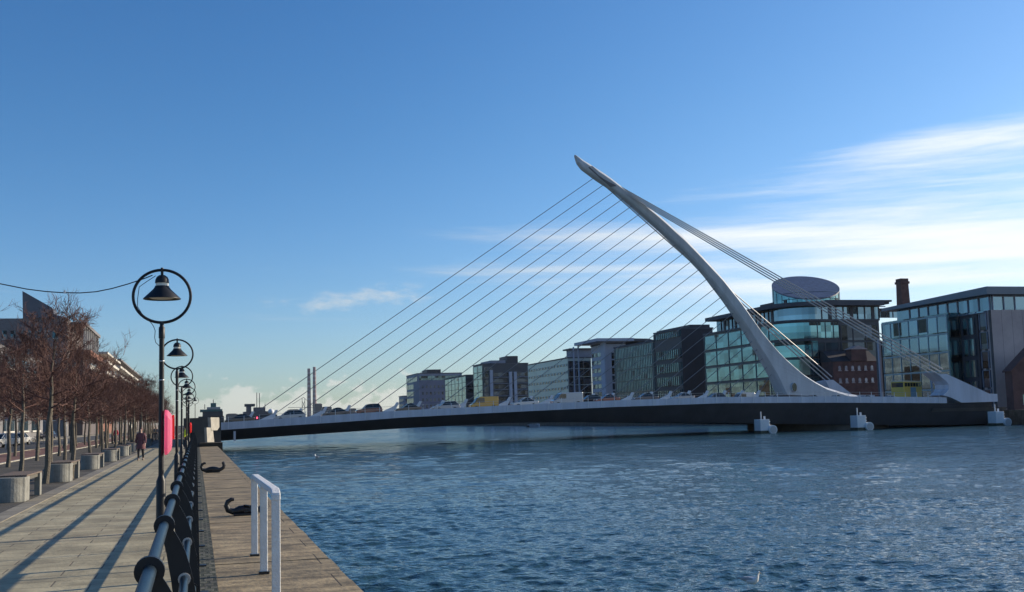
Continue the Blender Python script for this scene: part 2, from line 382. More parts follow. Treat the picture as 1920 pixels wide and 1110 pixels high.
# ------------------------------------------------------------------ setting: ground, quays, water
WZ = -1.7
def sheet(name, x0, x1, y0, y1, z, material):
    b = MB(); b.poly([(x0, y0, z), (x1, y0, z), (x1, y1, z), (x0, y1, z)])
    o = b.build(name, material, recalc=False); o['kind'] = 'structure'; return o
sheet('ground', -2800, 5800, -380, 5150, -5.0, M_concd)
M_water = water_mat()
sheet('river_water', 1.0, 5790, -60, 5140, WZ-0.22, M_water)
def wave_grid():
    import numpy as np
    rs = list(np.arange(6.0, 17.0, 0.5)) + list(np.arange(17.0, 46.0, 0.085)); r = 46.0
    while r < 320: rs.append(r); r *= 1.0036
    rs = np.array(rs); th = np.radians(np.arange(0.0, 58.0, 0.062))
    R_, T = np.meshgrid(rs, th, indexing='ij'); X = np.maximum(R_*np.sin(T), 1.0); Y = R_*np.cos(T)
    dr = np.gradient(rs)[:, None]; dt = (rs*np.radians(0.062))[:, None]
    sp_ = np.maximum(dr, dt)
    rng = np.random.RandomState(8); Z = np.zeros_like(X)
    # slow patches of livelier and calmer water
    patch = 1.0 + 0.28*np.sin(X*0.11+Y*0.05+1.0) + 0.22*np.sin(X*0.045-Y*0.13+2.2)
    for k in range(80):
        lam = 0.22*(1.05/0.22)**rng.rand(); ang = math.radians(-100 + rng.normal(0, 42))
        amp = 0.0055*lam**0.95*(0.6+0.8*rng.rand())
        kx, ky = 2*np.pi/lam*np.cos(ang), 2*np.pi/lam*np.sin(ang); ph = rng.rand()*6.28
        a_ = np.sin(kx*X+ky*Y+ph+0.8*np.sin(0.31*X-0.23*Y+k))
        a_ = a_ + 0.22*np.cos(2*(kx*X+ky*Y+ph))
        Z += amp*a_*np.clip((lam/3.0-sp_)/(lam/6.0), 0, 1)*patch
    for k in range(34):
        lam = 1.8*(7.5/1.8)**rng.rand(); ang = math.radians(-95 + rng.normal(0, 40)); kx, ky = 2*np.pi/lam*np.cos(ang), 2*np.pi/lam*np.sin(ang)
        Z += 0.0016*lam*np.sin(kx*X+ky*Y+rng.rand()*6.28)*np.clip((lam/2.5-sp_)/(lam/5.0), 0, 1)*patch
    n, m_ = X.shape
    co = np.stack([X, Y, Z+WZ], -1).reshape(-1, 3).astype('f4')
    idx = np.arange(n*m_).reshape(n, m_)
    q = np.stack([idx[:-1, :-1], idx[:-1, 1:], idx[1:, 1:], idx[1:, :-1]], -1).reshape(-1, 4)[:, ::-1]
    me = bpy.data.meshes.new('river_waves'); me.vertices.add(len(co)); me.vertices.foreach_set('co', co.ravel())
    me.loops.add(q.size); me.loops.foreach_set('vertex_index', q.ravel().astype('i4'))
    me.polygons.add(len(q)); me.polygons.foreach_set('loop_start', np.arange(0, q.size, 4, dtype='i4'))
    me.update(calc_edges=True); me.polygons.foreach_set('use_smooth', np.ones(len(q), dtype=bool))
    if me.polygons[len(q)//2].normal.z < 0: me.flip_normals()
    me.materials.append(M_water)
    o = bpy.data.objects.new('river_waves', me); COL.objects.link(o); o['kind'] = 'structure'
wave_grid()
QX = 1.66
def slab(name, x0, x1, y0, y1, z0, z1, material):
    o = MB().box(x0, x1, y0, y1, z0, z1).build(name, material); o['kind'] = 'structure'; return o
slab("north_bank", -2790, 0.22, -40, 2600, -4.9, -0.06, M_plaza)
slab('promenade_path', -3.62, 0.0, -30, 175, -0.05, 0.0, M_path)
slab('path_kerb', -4.02, -3.622, -30, 400, -0.05, 0.012, M_kerb)
slab('plaza', -9.9, -4.022, -30, 400, -0.05, 0.0, M_plaza)
slab('lane_kerb', -10.1, -9.902, -30, 400, -0.05, 0.05, M_conc)
slab('cycle_lane', -14.0, -10.102, -30, 400, -0.05, -0.004, M_red)
slab('road_kerb', -14.25, -14.002, -30, 400, -0.05, 0.05, M_kerb)
slab('road', -24, -14.252, -30, 600, -0.05, -0.03, M_asph)
slab('pavement', -30, -24.002, -30, 600, -0.05, 0.06, M_kerb)
slab("sett_strip", 0.002, 0.225, -30, 98, -0.05, 0.006, M_setts)
# quay coping with a slightly uneven outer edge, wall below
q = MB(); random.seed(4)
yy = -10.0
while yy < 98:
    L_ = 1.05
    dx = random.uniform(-0.012, 0.012); dz = random.uniform(-0.006, 0.006)
    q.box(0.227, QX+dx, yy+0.006, yy+L_-0.006, -0.45, 0.0+dz); yy += L_
o = q.build('quay_coping', M_quay); o['kind'] = 'structure'
slab("quay_wall", 0.23, QX-0.06, -40, 98, -4.9, -0.455, M_wallst)
slab("quay_joint_bed", 0.24, QX-0.04, -30, 97.9, -0.452, -0.03, M_wallst)
slab("north_quay_beyond", 0.24, QX+0.4, 98.01, 2600, -4.9, 0.3, M_wallst)
SBX = 127.5
slab('south_bank', SBX, 3000, 30, 3200, -4.9, 0.55, M_asph)
slab('south_quay_wall', SBX-0.6, SBX-0.003, 30, 3200, -4.9, 0.7, M_wallst)
slab('far_shore', -2500, 5780, 3600, 3900, -4.9, 2.0, M_concd)

# ------------------------------------------------------------------ bridge
def interp(tab, x):
    if x <= tab[0][0]: return tab[0][1]
    for (a, va), (b, vb) in zip(tab, tab[1:]):
        if x <= b: return va + (vb-va)*(x-a)/(b-a)
    return tab[-1][1]
BY, BC, BF = 160.0, 174.0, 188.0        # near edge, centre line, far edge of the deck
ftop = [(p.x, p.z) for p in (PY(*q, BY) for q in [(411,792.5),(515,785.5),(640,777),(756,769.5),(959,759.5),(1156,750.5),(1354,744.3),(1560,743),(1775,744.5)])]
fbot = [(p.x, p.z) for p in (PY(*q, BY) for q in [(411,806.5),(515,799.5),(640,791.5),(756,782.8),(959,772.5),(1156,763),(1354,756),(1560,755),(1775,756)])]
ubot = [(p.x, p.z) for p in (PY(*q, BY+2.5) for q in [(401,827.5),(515,819),(640,810.5),(756,803),(959,792.5),(1156,791),(1354,793),(1560,796),(1775,797)])]
def deck_z(x): return interp(ftop, x) - 0.45
bridge = empty('cable_stayed_bridge', (60, BC, 0), 0, 'white cable stayed bridge with a single curved leaning pylon crossing the river', 'bridge')
def bchild(o):
    o.parent = bridge; o.matrix_parent_inverse = Matrix.Translation((-60, -BC, 0)); return o
XS = [ftop[0][0] + (ftop[-1][0]-ftop[0][0])*i/60 for i in range(61)]
# edge beams (light fascia) near and far
for y0, y1 in ((BY, BY+0.5), (BF-0.5, BF)):
    rings = [[(x, y0, interp(fbot, x)), (x, y1, interp(fbot, x)), (x, y1, interp(ftop, x)), (x, y0, interp(ftop, x))] for x in XS]
    bchild(MB().loft(rings).build('edge_beam', M_fascia))
# road deck
rings = [[(x, BY+0.51, deck_z(x)-0.5), (x, BF-0.51, deck_z(x)-0.5), (x, BF-0.51, deck_z(x)), (x, BY+0.51, deck_z(x))] for x in XS]
bchild(MB().loft(rings).build('road_deck', M_asph))
XG = [XS[0] + (PY(1862, 750, BY).x-XS[0])*i/60 for i in range(61)]
# box girder underneath, inset and sloping inwards
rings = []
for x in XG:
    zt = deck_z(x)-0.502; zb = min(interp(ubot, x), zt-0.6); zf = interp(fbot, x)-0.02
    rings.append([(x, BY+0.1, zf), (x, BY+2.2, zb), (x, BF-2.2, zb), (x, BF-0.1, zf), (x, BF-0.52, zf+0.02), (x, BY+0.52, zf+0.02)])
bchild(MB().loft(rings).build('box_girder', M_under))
# centre kerb band carrying the stay anchors
rings = [[(x, BC-1.2, deck_z(x)+.002), (x, BC+1.2, deck_z(x)+.002), (x, BC+1.0, deck_z(x)+0.35), (x, BC-1.0, deck_z(x)+0.35)] for x in XS[:48]]
bchild(MB().loft(rings).build('median', M_fascia))
# parapet balusters and hand rail along the near edge
x = XS[0]+1.2
while x < 116:
    zt = interp(ftop, x)
    b = MB(); b.extrude_xz([(x-0.045, zt-0.9), (x+0.045, zt-0.9), (x+0.03, zt+0.72), (x-0.03, zt+0.72)], BY-0.06, BY-0.005)
    bchild(b.build('parapet_post', M_white)); x += 2.05
hp = [(x, BY+0.02, interp(ftop, x)+0.66) for x in XS]
bchild(MB().tube(hp, 0.022, 6).build('hand_rail', M_stay))
hp = [(x, BY+0.02, interp(ftop, x)+0.33) for x in XS]
bchild(MB().tube(hp, 0.012, 4).build('hand_rail', M_stay))
# drain pipe seen under the north end
p = PY(440, 815, BY-0.3)
bchild(MB().box(p.x-0.14, p.x+0.14, BY-0.25, BY+0.05, -0.45, 0.85).build('drain_pipe', M_fascia))

# pylon
up_px = [(1078,290),(1090,299.5),(1105,309),(1139,331),(1170,355),(1195,373),(1240,410),(1285,451),(1320,487),(1352,522),(1382,560),(1401,588),(1425.6,623),(1448,651),(1471,675),(1500,700.6),(1520,714),(1542,726),(1575,736.5),(1600,741)]
lo_px = [(1077,293),(1080,302),(1087,314),(1114,334),(1150,358),(1186,385),(1218,414),(1251,445),(1285,477),(1320,514),(1355.5,560),(1394,614),(1425,665),(1448,705),(1463,741)]
def resample(px, n):
    pts = [PY(a, b, BC) for a, b in px]
    d = [0]
    for a, b in zip(pts, pts[1:]): d.append(d[-1] + (b-a).length)
    out = []
    for i in range(n):
        t = d[-1]*i/(n-1)
        for k in range(len(d)-1):
            if t <= d[k+1]+1e-9:
                f = (t-d[k])/(d[k+1]-d[k]); out.append(pts[k].lerp(pts[k+1], f)); break
    return out
NP = 44
# match stations: lower edge by arclength; the upper edge runs on, so the last few stations fan out along the base
Lo = resample(lo_px, NP); Upf = resample(up_px, 200)
Up = []
j = 0
for i, p in enumerate(Lo):
    if i < NP-12:
        best = min(range(j, min(j+25, 200)), key=lambda k: abs((Upf[k]-p).dot((Lo[min(i+1, NP-1)]-Lo[max(i-1, 0)]).normalized()))) if i else 0
        j = best
    else:
        if i == NP-12: j0 = j
        j = int(round(j0 + (199-j0)*((i-(NP-13))/12.0)))
    Up.append(Upf[j])
def pyl_ring(L0, U0, i):
    Tn = (Up[min(i+1, NP-1)]-Up[max(i-1, 0)]); Tn = Tn.normalized() if Tn.length > 1e-6 else Vector((1, 0, 0))
    nin = Vector((Tn.z, 0, -Tn.x)); nin = -nin if nin.dot(L0-U0) < 0 else nin
    w = (U0-L0).length; t = min(3.0, 0.35 + 1.15*w) if i < NP-14 else 3.0 + (i-(NP-14))*0.12
    d = (U0-L0); n = d.normalized() if w > 1e-6 else Vector((1, 0, 0))
    bv = min(0.55, 0.3*w+0.02)
    a = U0 + nin*bv; b_ = L0 + n*min(0.25, 0.15*w)
    y = BC
    return [Vector((L0.x, y-t*0.32, L0.z)), Vector((b_.x, y-t*0.42, b_.z)), Vector((a.x, y-t*0.5, a.z)), Vector((U0.x, y-t*0.18, U0.z)),
            Vector((U0.x, y+t*0.18, U0.z)), Vector((a.x, y+t*0.5, a.z)), Vector((b_.x, y+t*0.42, b_.z)), Vector((L0.x, y+t*0.32, L0.z))]
pm = MB().loft([pyl_ring(a, b, i) for i, (a, b) in enumerate(zip(Lo, Up))])
pylon = bchild(pm.build('pylon', M_pylon))
def sub(o, par):
    o.parent = par; o.matrix_parent_inverse = Matrix.Translation((-60, -BC, 0)).copy() if False else par.matrix_world.inverted(); return o
def pchild(o): o.parent = pylon; return o            # pylon mesh is in world coordinates
# solid dark strip near the top, the anchor opening's shade as its colour
M_rec = mat('anchor_shade', (0.10, 0.10, 0.11), 0.6, var=0.5, vscale=1.2)
rec = MB()
pts = [PY(*q, BC-0.93) for q in [(1103,314),(1110,311),(1140,334),(1156,349),(1146,350),(1124,333)]]
rec.prism(pts, [(p.x, p.y+0.25, p.z) for p in pts]); pchild(rec.build('anchor_shade', M_rec))
# oval doorway at the foot
c = PY(1492, 726, BC-2.6)
ring = [(c.x+0.42*cos(a), c.z+0.72*sin(a)) for a in [2*pi*k/24 for k in range(24)]]
ring2 = [(c.x+0.50*cos(a), c.z+0.80*sin(a)) for a in [2*pi*k/24 for k in range(24)]]
pchild(MB().extrude_xz(ring2, BC-2.20, BC-1.6).build('doorway_rim', M_pylon))
pchild(MB().extrude_xz(ring, BC-2.23, BC-1.6).build('doorway', mat('doorway_glass', (0.05, 0.07, 0.05), 0.2)))
# forestays
att = [(1113,334),(1131,347),(1149,361),(1166,374),(1182,388),(1198,402),(1215,416),(1231,431),(1247,445),(1264,461),(1280,476),(1295,491),(1310,506),(1326,523),(1340,541),(1352,557),(1363,572),(1374,588),(1387,604),(1399,622),(1410,640),(1420,655),(1430,672),(1438,688),(1446,702)]
anc = [470,514,560,607,651,698,741,784,827,871,911,952,993,1032,1071,1110,1147,1183,1219,1255,1290,1324,1357,1390,1421]
for a, ax in zip(att, anc):
    pa = PY(*a, BC)
    pb = PY(ax, 750, BC); z = deck_z(pb.x); pb.z = z+1.15
    v = (pa-pb); pa = pa + v.normalized()*0.3
    bchild(MB().tube([pb, pa], 0.055, 6).build('stay_cable', M_cable))
    # anchor fin on the median, leaning along its cable
    d = v.normalized(); f = MB(); px_, pz_ = pb.x, pb.z
    f.extrude_xz([(px_-2.3, z+0.32), (px_-0.2, z+0.33), (px_+0.25, z+1.15), (px_+0.55, z+1.75), (px_+0.22, z+1.82), (px_-0.15, z+1.25)], BC-0.22, BC+0.22)
    bchild(f.build('cable_anchor', M_white))
# backstays: near group to the near tail, far group to the far tail
def backstays(top, bot, yb, n, sp_top, sp_bot):
    for k in range(n):
        o_ = (k-(n-1)/2)
        a = PY(*top, BC); b = PY(*bot, yb)
        a = a + Vector((1, 0, -0.9)).normalized()*0.0 + Vector((0.45, 0, 0.35))*o_*sp_top
        b = b + Vector((0.5, 0, 0.62))*o_*sp_bot
        bchild(MB().tube([a, b], 0.10, 6).build('backstay', M_stay))
backstays((1136,338), (1763,700), BY+1.5, 4, 0.35, 0.75)
backstays((1112,326), (1556,712), BF-1.5, 3, 0.35, 0.85)
# tails: horned anchor blocks at the south end
def tail(y0, y1, pxs, name):
    yc = y0
    pts = [PY(a, b, yc) for a, b in pxs]
    m_ = MB(); n = len(pts)
    front = [(p.x, y0, p.z) for p in pts]; back = [(p.x, y1, p.z) for p in pts]
    m_.prism(front, back); return bchild(m_.build(name, M_fascia))
near_tail_px = [(1753,698),(1762,701),(1775,701),(1855,738),(1870,738.5),(1871,753),(1803,755),(1783,745),(1768,741),(1775,735),(1779,729),(1779,721),(1774,714),(1765,707)]
tail(BY-0.4, BY+3.2, near_tail_px, 'tail_anchor')
far_tail_px = [(1549,714),(1562,712),(1600,741),(1640,741),(1640,752),(1590,752),(1575,742),(1560,736),(1553,724)]
tail(BF-3.2, BF+0.4, far_tail_px, 'tail_anchor')
# tail body, round slewing pier and dark south pier beneath
pa = PY(1790, 750, BY+0.2)
b = MB(); b.loft([[(x, BY+0.3, z1), (x, BY+2.6, z0), (x, BF-2.6, z0), (x, BF-0.3, z1)] for x, z0, z1 in ((pa.x-4, -0.75, 1.3), (pa.x+2, -0.8, 1.25), (pa.x+10.0, -0.8, 1.2))])
bchild(b.build('counterweight', mat('counterweight_paint', (0.12, 0.12, 0.125), 0.7, var=0.2, vscale=0.4)))
b = MB(); b.lathe([(11.5, -4.0), (11.5, 0.2), (9.0, 0.9), (7.0, 1.0)], PY(1530, 770, BC).x, BC, 0, 48)
bchild(b.build('pier', M_concd, smooth=True))

# ------------------------------------------------------------------ dolphins (fender piles), boat, abutment
def dolphin(px, py, label, w=1.9, h=2.9):
    w *= 0.8; h *= 0.84
    p = PY(px, py, 156.5)
    t = empty('mooring_dolphin', (p.x, p.y, WZ), 0, label, 'mooring dolphin', 'white mooring dolphins below the bridge')
    MB().box(-w*0.5, w*0.5, -1.0, 1.0, -2.0, h).build('pile_cap', M_white, t, bevel=0.05)
    MB().box(-w*0.5-0.02, w*0.5-0.03, -1.02, 1.02, -1.0, 0.42).build('tide_band', mat('weed', (0.05, 0.055, 0.035), 0.6, var=0.4, vscale=3), t)
    b = MB()
    for k in range(6): b.box(w*0.5+0.002, w*0.5+0.22, -0.8, 0.8, h-0.45-k*0.42, h-0.28-k*0.42)
    b.build('fender_slats', M_white, t)
    b = MB(); b.tube([(w*0.5+0.35, -1.4, 0.55), (w*0.5+0.35, 1.0, 0.55)], 0.66, 20); b.build('roller_fender', M_white, t, smooth=True)
    b = MB(); b.tube([(w*0.5+0.35, -1.44, 0.55), (w*0.5+0.35, -1.402, 0.55)], 0.52, 20); b.build('roller_end', mat('roller_end', (0.4, 0.4, 0.4), 0.6), t)
    MB().tube([(-0.1, 0, h), (-0.1, 0, h+1.15)], 0.09, 8).build('post', M_white, t)
    MB().box(0.35, 0.6, -0.1, 0.1, h, h+0.45).build('light_box', M_white, t)
    return t
dolphin(1429, 806, 'white pile box with roller fender below the pylon, leftmost dolphin', 1.9, 2.5)
dolphin(1610, 806, 'white pile box with roller fender in front of the round pier, middle dolphin', 1.9, 2.7)
dolphin(1869, 805, 'white pile box with roller fender below the tail anchor, rightmost dolphin', 1.9, 2.7)
p = PZ(1000, 800, WZ)
t = empty('floating_pontoon', (p.x, p.y, WZ), 0, 'low pale pontoon with white end floating under the middle of the bridge', 'pontoon')
MB().box(-1.7, 1.55, -1.2, 1.2, -0.3, 0.8).build('hull', mat('pontoon_grey', (0.28, 0.3, 0.33), 0.6, var=.2), t)
MB().box(1.552, 1.9, -1.25, 1.25, -0.3, 0.95).build('end_plate', M_white, t)
b = MB(); b.tube([(-1.95, -1.1, 0.2), (-1.95, 1.1, 0.2)], 0.35, 12); b.build('tyre_fender', M_tyre, t)
b = MB()
for xx in (-1.4, -0.5, 0.4, 1.3): b.tube([(xx, -1.1, 0.8), (xx, -1.1, 1.15)], 0.03, 6)
b.tube([(-1.4, -1.1, 1.15), (1.3, -1.1, 1.15)], 0.03, 6); b.build('guard_rail', M_white, t)

# pale block at the end of the quay, and the dark abutment behind it
# pale block
t = empty('quay_end_block', (1.2, 97, 0), rad(60), 'sunlit pale concrete block stepped in two at the end of the quay', 'concrete block')
def wl(px, py, Y): p = PY(px, py, Y); return ((p.x-t.location.x)*1.9, p.z)
b = MB(); b.extrude_xz([wl(386, 829, 97), wl(400, 829, 97), wl(397.5, 808, 97), wl(396, 802, 97), wl(384.5, 801.5, 97)], -0.10, 0.12); b.build('lower_slab', M_conc, t)
b = MB(); b.extrude_xz([wl(393.5, 807, 96.3), wl(405.5, 807, 96.3), wl(410, 801, 96.3), wl(409.5, 782.5, 96.3), wl(392, 782.5, 96.3)], -0.13, 0.14); b.build('upper_block', M_conc, t)
t = empty('bridge_abutment', (0, 101, 0), 0, 'dark concrete wall and steps behind the pale block where the bridge meets the quay', 'abutment')
a0 = PY(344, 784, 101); a1 = PY(394, 783, 101)
MB().box(a0.x, a1.x+0.9, 0.0, 60, -0.04, a1.z).build('wall', M_concd, t)
MB().box(a1.x-1.6, a1.x-0.45, -1.2, -0.003, 0.0, 1.3).build('steps', M_concd, t)
MB().box(a1.x-1.55, a1.x-1.45, -1.3, -1.2, 0.0, 1.95).build('post', M_black, t)

# ------------------------------------------------------------------ buildings on the south quay
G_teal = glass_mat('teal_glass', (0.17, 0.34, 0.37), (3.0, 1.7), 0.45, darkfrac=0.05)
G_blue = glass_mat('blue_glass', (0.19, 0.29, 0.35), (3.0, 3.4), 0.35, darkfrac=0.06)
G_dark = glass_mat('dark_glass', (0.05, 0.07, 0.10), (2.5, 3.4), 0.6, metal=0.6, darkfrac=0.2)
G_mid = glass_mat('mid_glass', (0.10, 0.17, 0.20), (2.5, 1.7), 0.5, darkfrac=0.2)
B_dark = mat('dark_cladding', (0.028, 0.03, 0.042), 0.55, var=0.3, vscale=0.15)
B_char = mat('charcoal_frame', (0.035, 0.045, 0.06), 0.5)
B_grey = mat('grey_cladding', (0.20, 0.22, 0.28), 0.6, var=0.2, vscale=0.15)
B_lgrey = mat('pale_cladding', (0.34, 0.37, 0.45), 0.6, var=0.12, vscale=0.2)
M_under2 = mat('pier_concrete', (0.13, 0.12, 0.11), 0.9, var=0.3, vscale=0.3)
B_roof = mat('roof_felt', (0.07, 0.075, 0.09), 0.8, var=0.2, vscale=0.2)
B_mull = mat('mullion_metal', (0.09, 0.13, 0.15), 0.4, metal=0.4)
B_slab = mat('spandrel', (0.05, 0.09, 0.11), 0.3, metal=0.3)
B_stone = slab_mat('stone_cladding', (0.44, 0.365, 0.35), 2.4, 0.9, 0.03, col2=(0.39, 0.32, 0.31), mcol=(0.08, 0.07, 0.07), stain=0.2, sscale=0.1, bump=0.1)
B_brick = mat('dark_brick', (0.115, 0.055, 0.048), 0.85, var=0.35, vscale=0.6)

def face_box(b, axis, plane, a0, a1, z0, z1, out):
    """thin box lying on a facade plane and standing out by `out` towards the river (axis X) or west (axis Y)"""
    if axis == 'X': b.box(plane-out, plane+0.05, a0, a1, z0, z1)
    else: b.box(a0, a1, plane-out, plane+0.05, z0, z1)
def curtain(root, axis, plane, a0, a1, levels, glass, mull, dx, mw=0.10, name='window_band', out=0.15, hm=True):
    """one glazed band per storey, its mullions a sub-part"""
    for z0, z1 in levels:
        b = MB(); face_box(b, axis, plane, a0, a1, z0, z1, out)
        g = b.build(name, glass, root)
        if mull and dx:
            m_ = MB(); n = max(1, int(round(abs(a1-a0)/dx)))
            for k in range(n+1):
                c_ = a0 + (a1-a0)*k/n
                lo_, hi_ = c_-mw/2, c_+mw/2
                if k == 0: lo_, hi_ = c_+0.01, c_+mw
                if k == n: lo_, hi_ = c_-mw, c_-0.01
                face_box(m_, axis, plane, lo_, hi_, z0+0.02, z1-0.02, out+0.12)
            face_box(m_, axis, plane, min(a0, a1)+0.02, max(a0, a1)-0.02, z1-0.12, z1-0.03, out+0.125)
            m_.build('mullions', mull, g)
def punched(root, axis, plane, a0, a1, levels, n, wfrac, glass, frame=None, out=0.06):
    for z0, z1 in levels:
        for k in range(n):
            w = (a1-a0)/n; c0 = a0 + w*k + w*(1-wfrac)/2; c1 = c0 + w*wfrac
            b = MB(); face_box(b, axis, plane, c0, c1, z0, z1, out); g = b.build('window', glass, root)
            if frame:
                f = MB(); face_box(f, axis, plane, c0-0.12, c1+0.12, z0-0.22, z0-0.005, out+0.14); f.build('sill', frame, g)
def levels(z0, z1, n, frac):
    h = (z1-z0)/n; return [(z0+h*i+h*(1-frac)*0.5, z0+h*(i+1)-h*(1-frac)*0.5) for i in range(n)]
GZ = 0.55
SX = 150.0
def building(name, label, pxf, pxn, ytop, pxw, wallmat, roofmat=None, X=SX, parapet=True, cat='building'):
    """river face from pixel column pxf (far) to pxn (near corner); west face to column pxw"""
    a = PX(pxn, ytop, X); f = PX(pxf, ytop, X); Yn, Yf, zt = a.y, f.y, a.z
    w = PY(pxw, ytop, Yn); X1 = max(w.x, X+8)
    t = empty(name, (0, 0, 0), 0, label, cat)
    MB().box(X, X1, Yn, Yf, GZ-0.3, zt).build('wall', wallmat, t)
    MB().box(X-0.25, X1+0.2, Yn-0.25, Yf+0.25, zt+0.002, zt+0.5).build('roof', roofmat or B_roof, t)
    return t, Yn, Yf, X1, zt
# 1 far left office with a lilac lower block in front
t, Yn, Yf, X1, zt = building('office_block', 'far blue grey office block with lilac lower wing, leftmost of the south bank row', 762, 783, 701, 866, B_grey)
curtain(t, 'X', SX, Yn+1, Yf-1, levels(3, zt-1, 6, 0.7), G_mid, B_mull, 8, 0.5)
curtain(t, 'Y', Yn, SX+1, X1-1, levels(zt-9, zt-1, 2, 0.75), G_mid, B_mull, 3, 0.2)
W = PY(786, 714, Yn-22); W2 = PY(836, 712, Yn-22)
MB().box(W.x, W2.x, Yn-22, Yn-0.2, GZ, W.z).build('lower_wing', mat('lilac_cladding', (0.17, 0.17, 0.23), 0.7, var=0.15, vscale=0.1), t)
punched(t, 'Y', Yn-22, W.x+1, W2.x-1, levels(4, W.z-2, 5, 0.45), 6, 0.4, G_dark, None)
MB().box(SX+8, X1-14, Yn+6, Yf-20, zt+0.505, zt+3.2).build('plant_room', B_dark, t)
# little block further left
t, Yn, Yf, X1, zt = building('distant_block', 'small far pale block peeping out left of the office row', 748, 757, 743, 763, B_grey, X=SX+4)
punched(t, 'X', SX+4, Yn+2, Yf-2, levels(3, zt-1, 4, 0.5), 5, 0.5, G_dark)
punched(t, 'Y', Yn, SX+5, X1-1, levels(3, zt-1, 4, 0.5), 3, 0.5, G_dark)
# 2 plain teal glass block
t, Yn, Yf, X1, zt = building('glass_office', 'plain pale teal glass office with a flat top, second from left behind the cars', 834, 874, 704, 886, B_char)
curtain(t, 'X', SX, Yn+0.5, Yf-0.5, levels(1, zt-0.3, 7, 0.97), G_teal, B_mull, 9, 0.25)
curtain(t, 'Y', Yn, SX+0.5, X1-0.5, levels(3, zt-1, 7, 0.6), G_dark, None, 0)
# 3 block with a glass corner and recessed dark bays
t, Yn, Yf, X1, zt = building('apartment_block', 'dark apartment block with pale glass corner and recessed balconies with white fins', 887, 905, 683, 990, B_char)
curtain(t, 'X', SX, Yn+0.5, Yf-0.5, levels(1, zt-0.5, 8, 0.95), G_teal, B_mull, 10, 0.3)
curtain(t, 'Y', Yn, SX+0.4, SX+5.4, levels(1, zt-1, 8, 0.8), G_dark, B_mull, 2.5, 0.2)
for px_, yt in ((921, 694), (957, 697), (966, 697)):
    c = PY(px_, yt, Yn-1.2); MB().box(c.x-0.8, c.x+0.8, Yn-1.6, Yn-0.2, GZ, c.z).build('fin', B_lgrey, t)
c0, c1 = PY(925, 700, Yn), PY(988, 700, Yn)
for k, (z0, z1) in enumerate(levels(3, zt-4, 7, 0.55)):
    w = MB(); w.box(c0.x, c1.x, Yn-0.12, Yn+0.05, z0, z1); g = w.build('window_band', G_dark, t)
    MB().box(c0.x, c1.x, Yn-1.4, Yn-0.005, z0-0.75, z0-0.5).build('balcony', B_grey, t)
c0, c1 = PY(948, 668, Yn+8), PY(969, 668, Yn+8)
MB().box(c0.x, c1.x, Yn+6, Yn+22, zt+0.505, c0.z).build('plant_room', B_dark, t)
c0, c1 = PY(919, 676, Yn+3), PY(947, 676, Yn+3)
MB().box(c0.x, c1.x, Yn+2, Yn+25, zt+0.505, c0.z).build('penthouse', B_grey, t)
# 4 pale block with strip windows
t, Yn, Yf, X1, zt = building('strip_window_office', 'pale green office with dark strip windows, left of the white roofed tower', 989, 1064, 672, 1108, mat('pale_green_cladding', (0.33, 0.42, 0.42), 0.35, metal=0.4, var=0.12, vscale=0.1))
lv = levels(2, zt-1, 7, 0.30)
curtain(t, 'X', SX, Yn+1, Yf-1, lv, G_dark, mat('pale_mullion', (0.33, 0.42, 0.42), 0.4), 4.5, 1.6)
curtain(t, 'Y', Yn, SX+0.3, X1-0.3, levels(1, zt-1, 7, 0.93), G_dark, B_char, 3, 0.5)
b0 = PY(1066, 656, Yn+4); b1 = PY(1108, 656, Yn+4)
MB().box(SX+3, b1.x+3, Yn+4, Yf-50, zt+0.505, b0.z).build('penthouse', B_grey, t)
MB().box(SX+2, b1.x+4, Yn+2.5, Yf-48, b0.z+0.003, b0.z+0.6).build('roof', B_roof, t)
# 5 tower with overhanging roof
t, Yn, Yf, X1, zt = building('roofed_tower', 'tall grey block with a broad overhanging white roof slab and a square open frame', 1108, 1136, 645, 1152, B_lgrey)
curtain(t, 'X', SX, Yn+4, Yf-1, levels(2, zt-2, 8, 0.55), G_mid, B_grey, 5, 0.4, name='balcony_band')
b = MB(); b.box(SX-1.0, SX-0.16, Yn-0.8, Yn+3.6, GZ, zt+0.5); b.build('corner_pier', B_lgrey, t)
punched(t, 'Y', Yn, SX+2.0, SX+4.2, levels(2, zt-3, 8, 0.8), 1, 0.9, G_dark)
punched(t, 'Y', Yn, SX+5.0, X1-1.0, levels(2, zt-3, 8, 0.35), 1, 0.35, G_dark)
r0 = PX(1092, 638, SX-4); r1 = PX(1150, 631, SX-4)
roof_z = PX(1140, 640, SX).z
b = MB(); b.box(SX-5, X1+2, Yn-4, Yn+(Yf-Yn)*1.35, roof_z, roof_z+1.1); b.build('overhanging_roof', B_lgrey, t)
MB().box(SX-1, X1-1, Yn-1.5, Yf-2, zt+0.505, roof_z-0.003).build('top_storey', B_lgrey, t)
for yy_ in (Yf+6, Yf+12): MB().box(SX-3.5, SX-3.0, yy_, yy_+0.5, GZ, roof_z-0.003).build('column', B_lgrey, t)
b = MB(); b.loft([[(x_, Yn-3, zz_-0.01), (x_, Yf+10, zz_-0.01), (x_, Yf+10, zz_+1.0), (x_, Yn-3, zz_+1.0)] for x_, zz_ in ((X1+2.01, roof_z), (X1+8, roof_z-0.1), (X1+12, roof_z-1.0), (X1+15, roof_z-2.2))]); b.build('curved_roof', B_roof, t)
MB().box(X1+0.01, X1+13, Yn-1, Yf+6, GZ, roof_z-2.6).build('rear_block', B_grey, t)
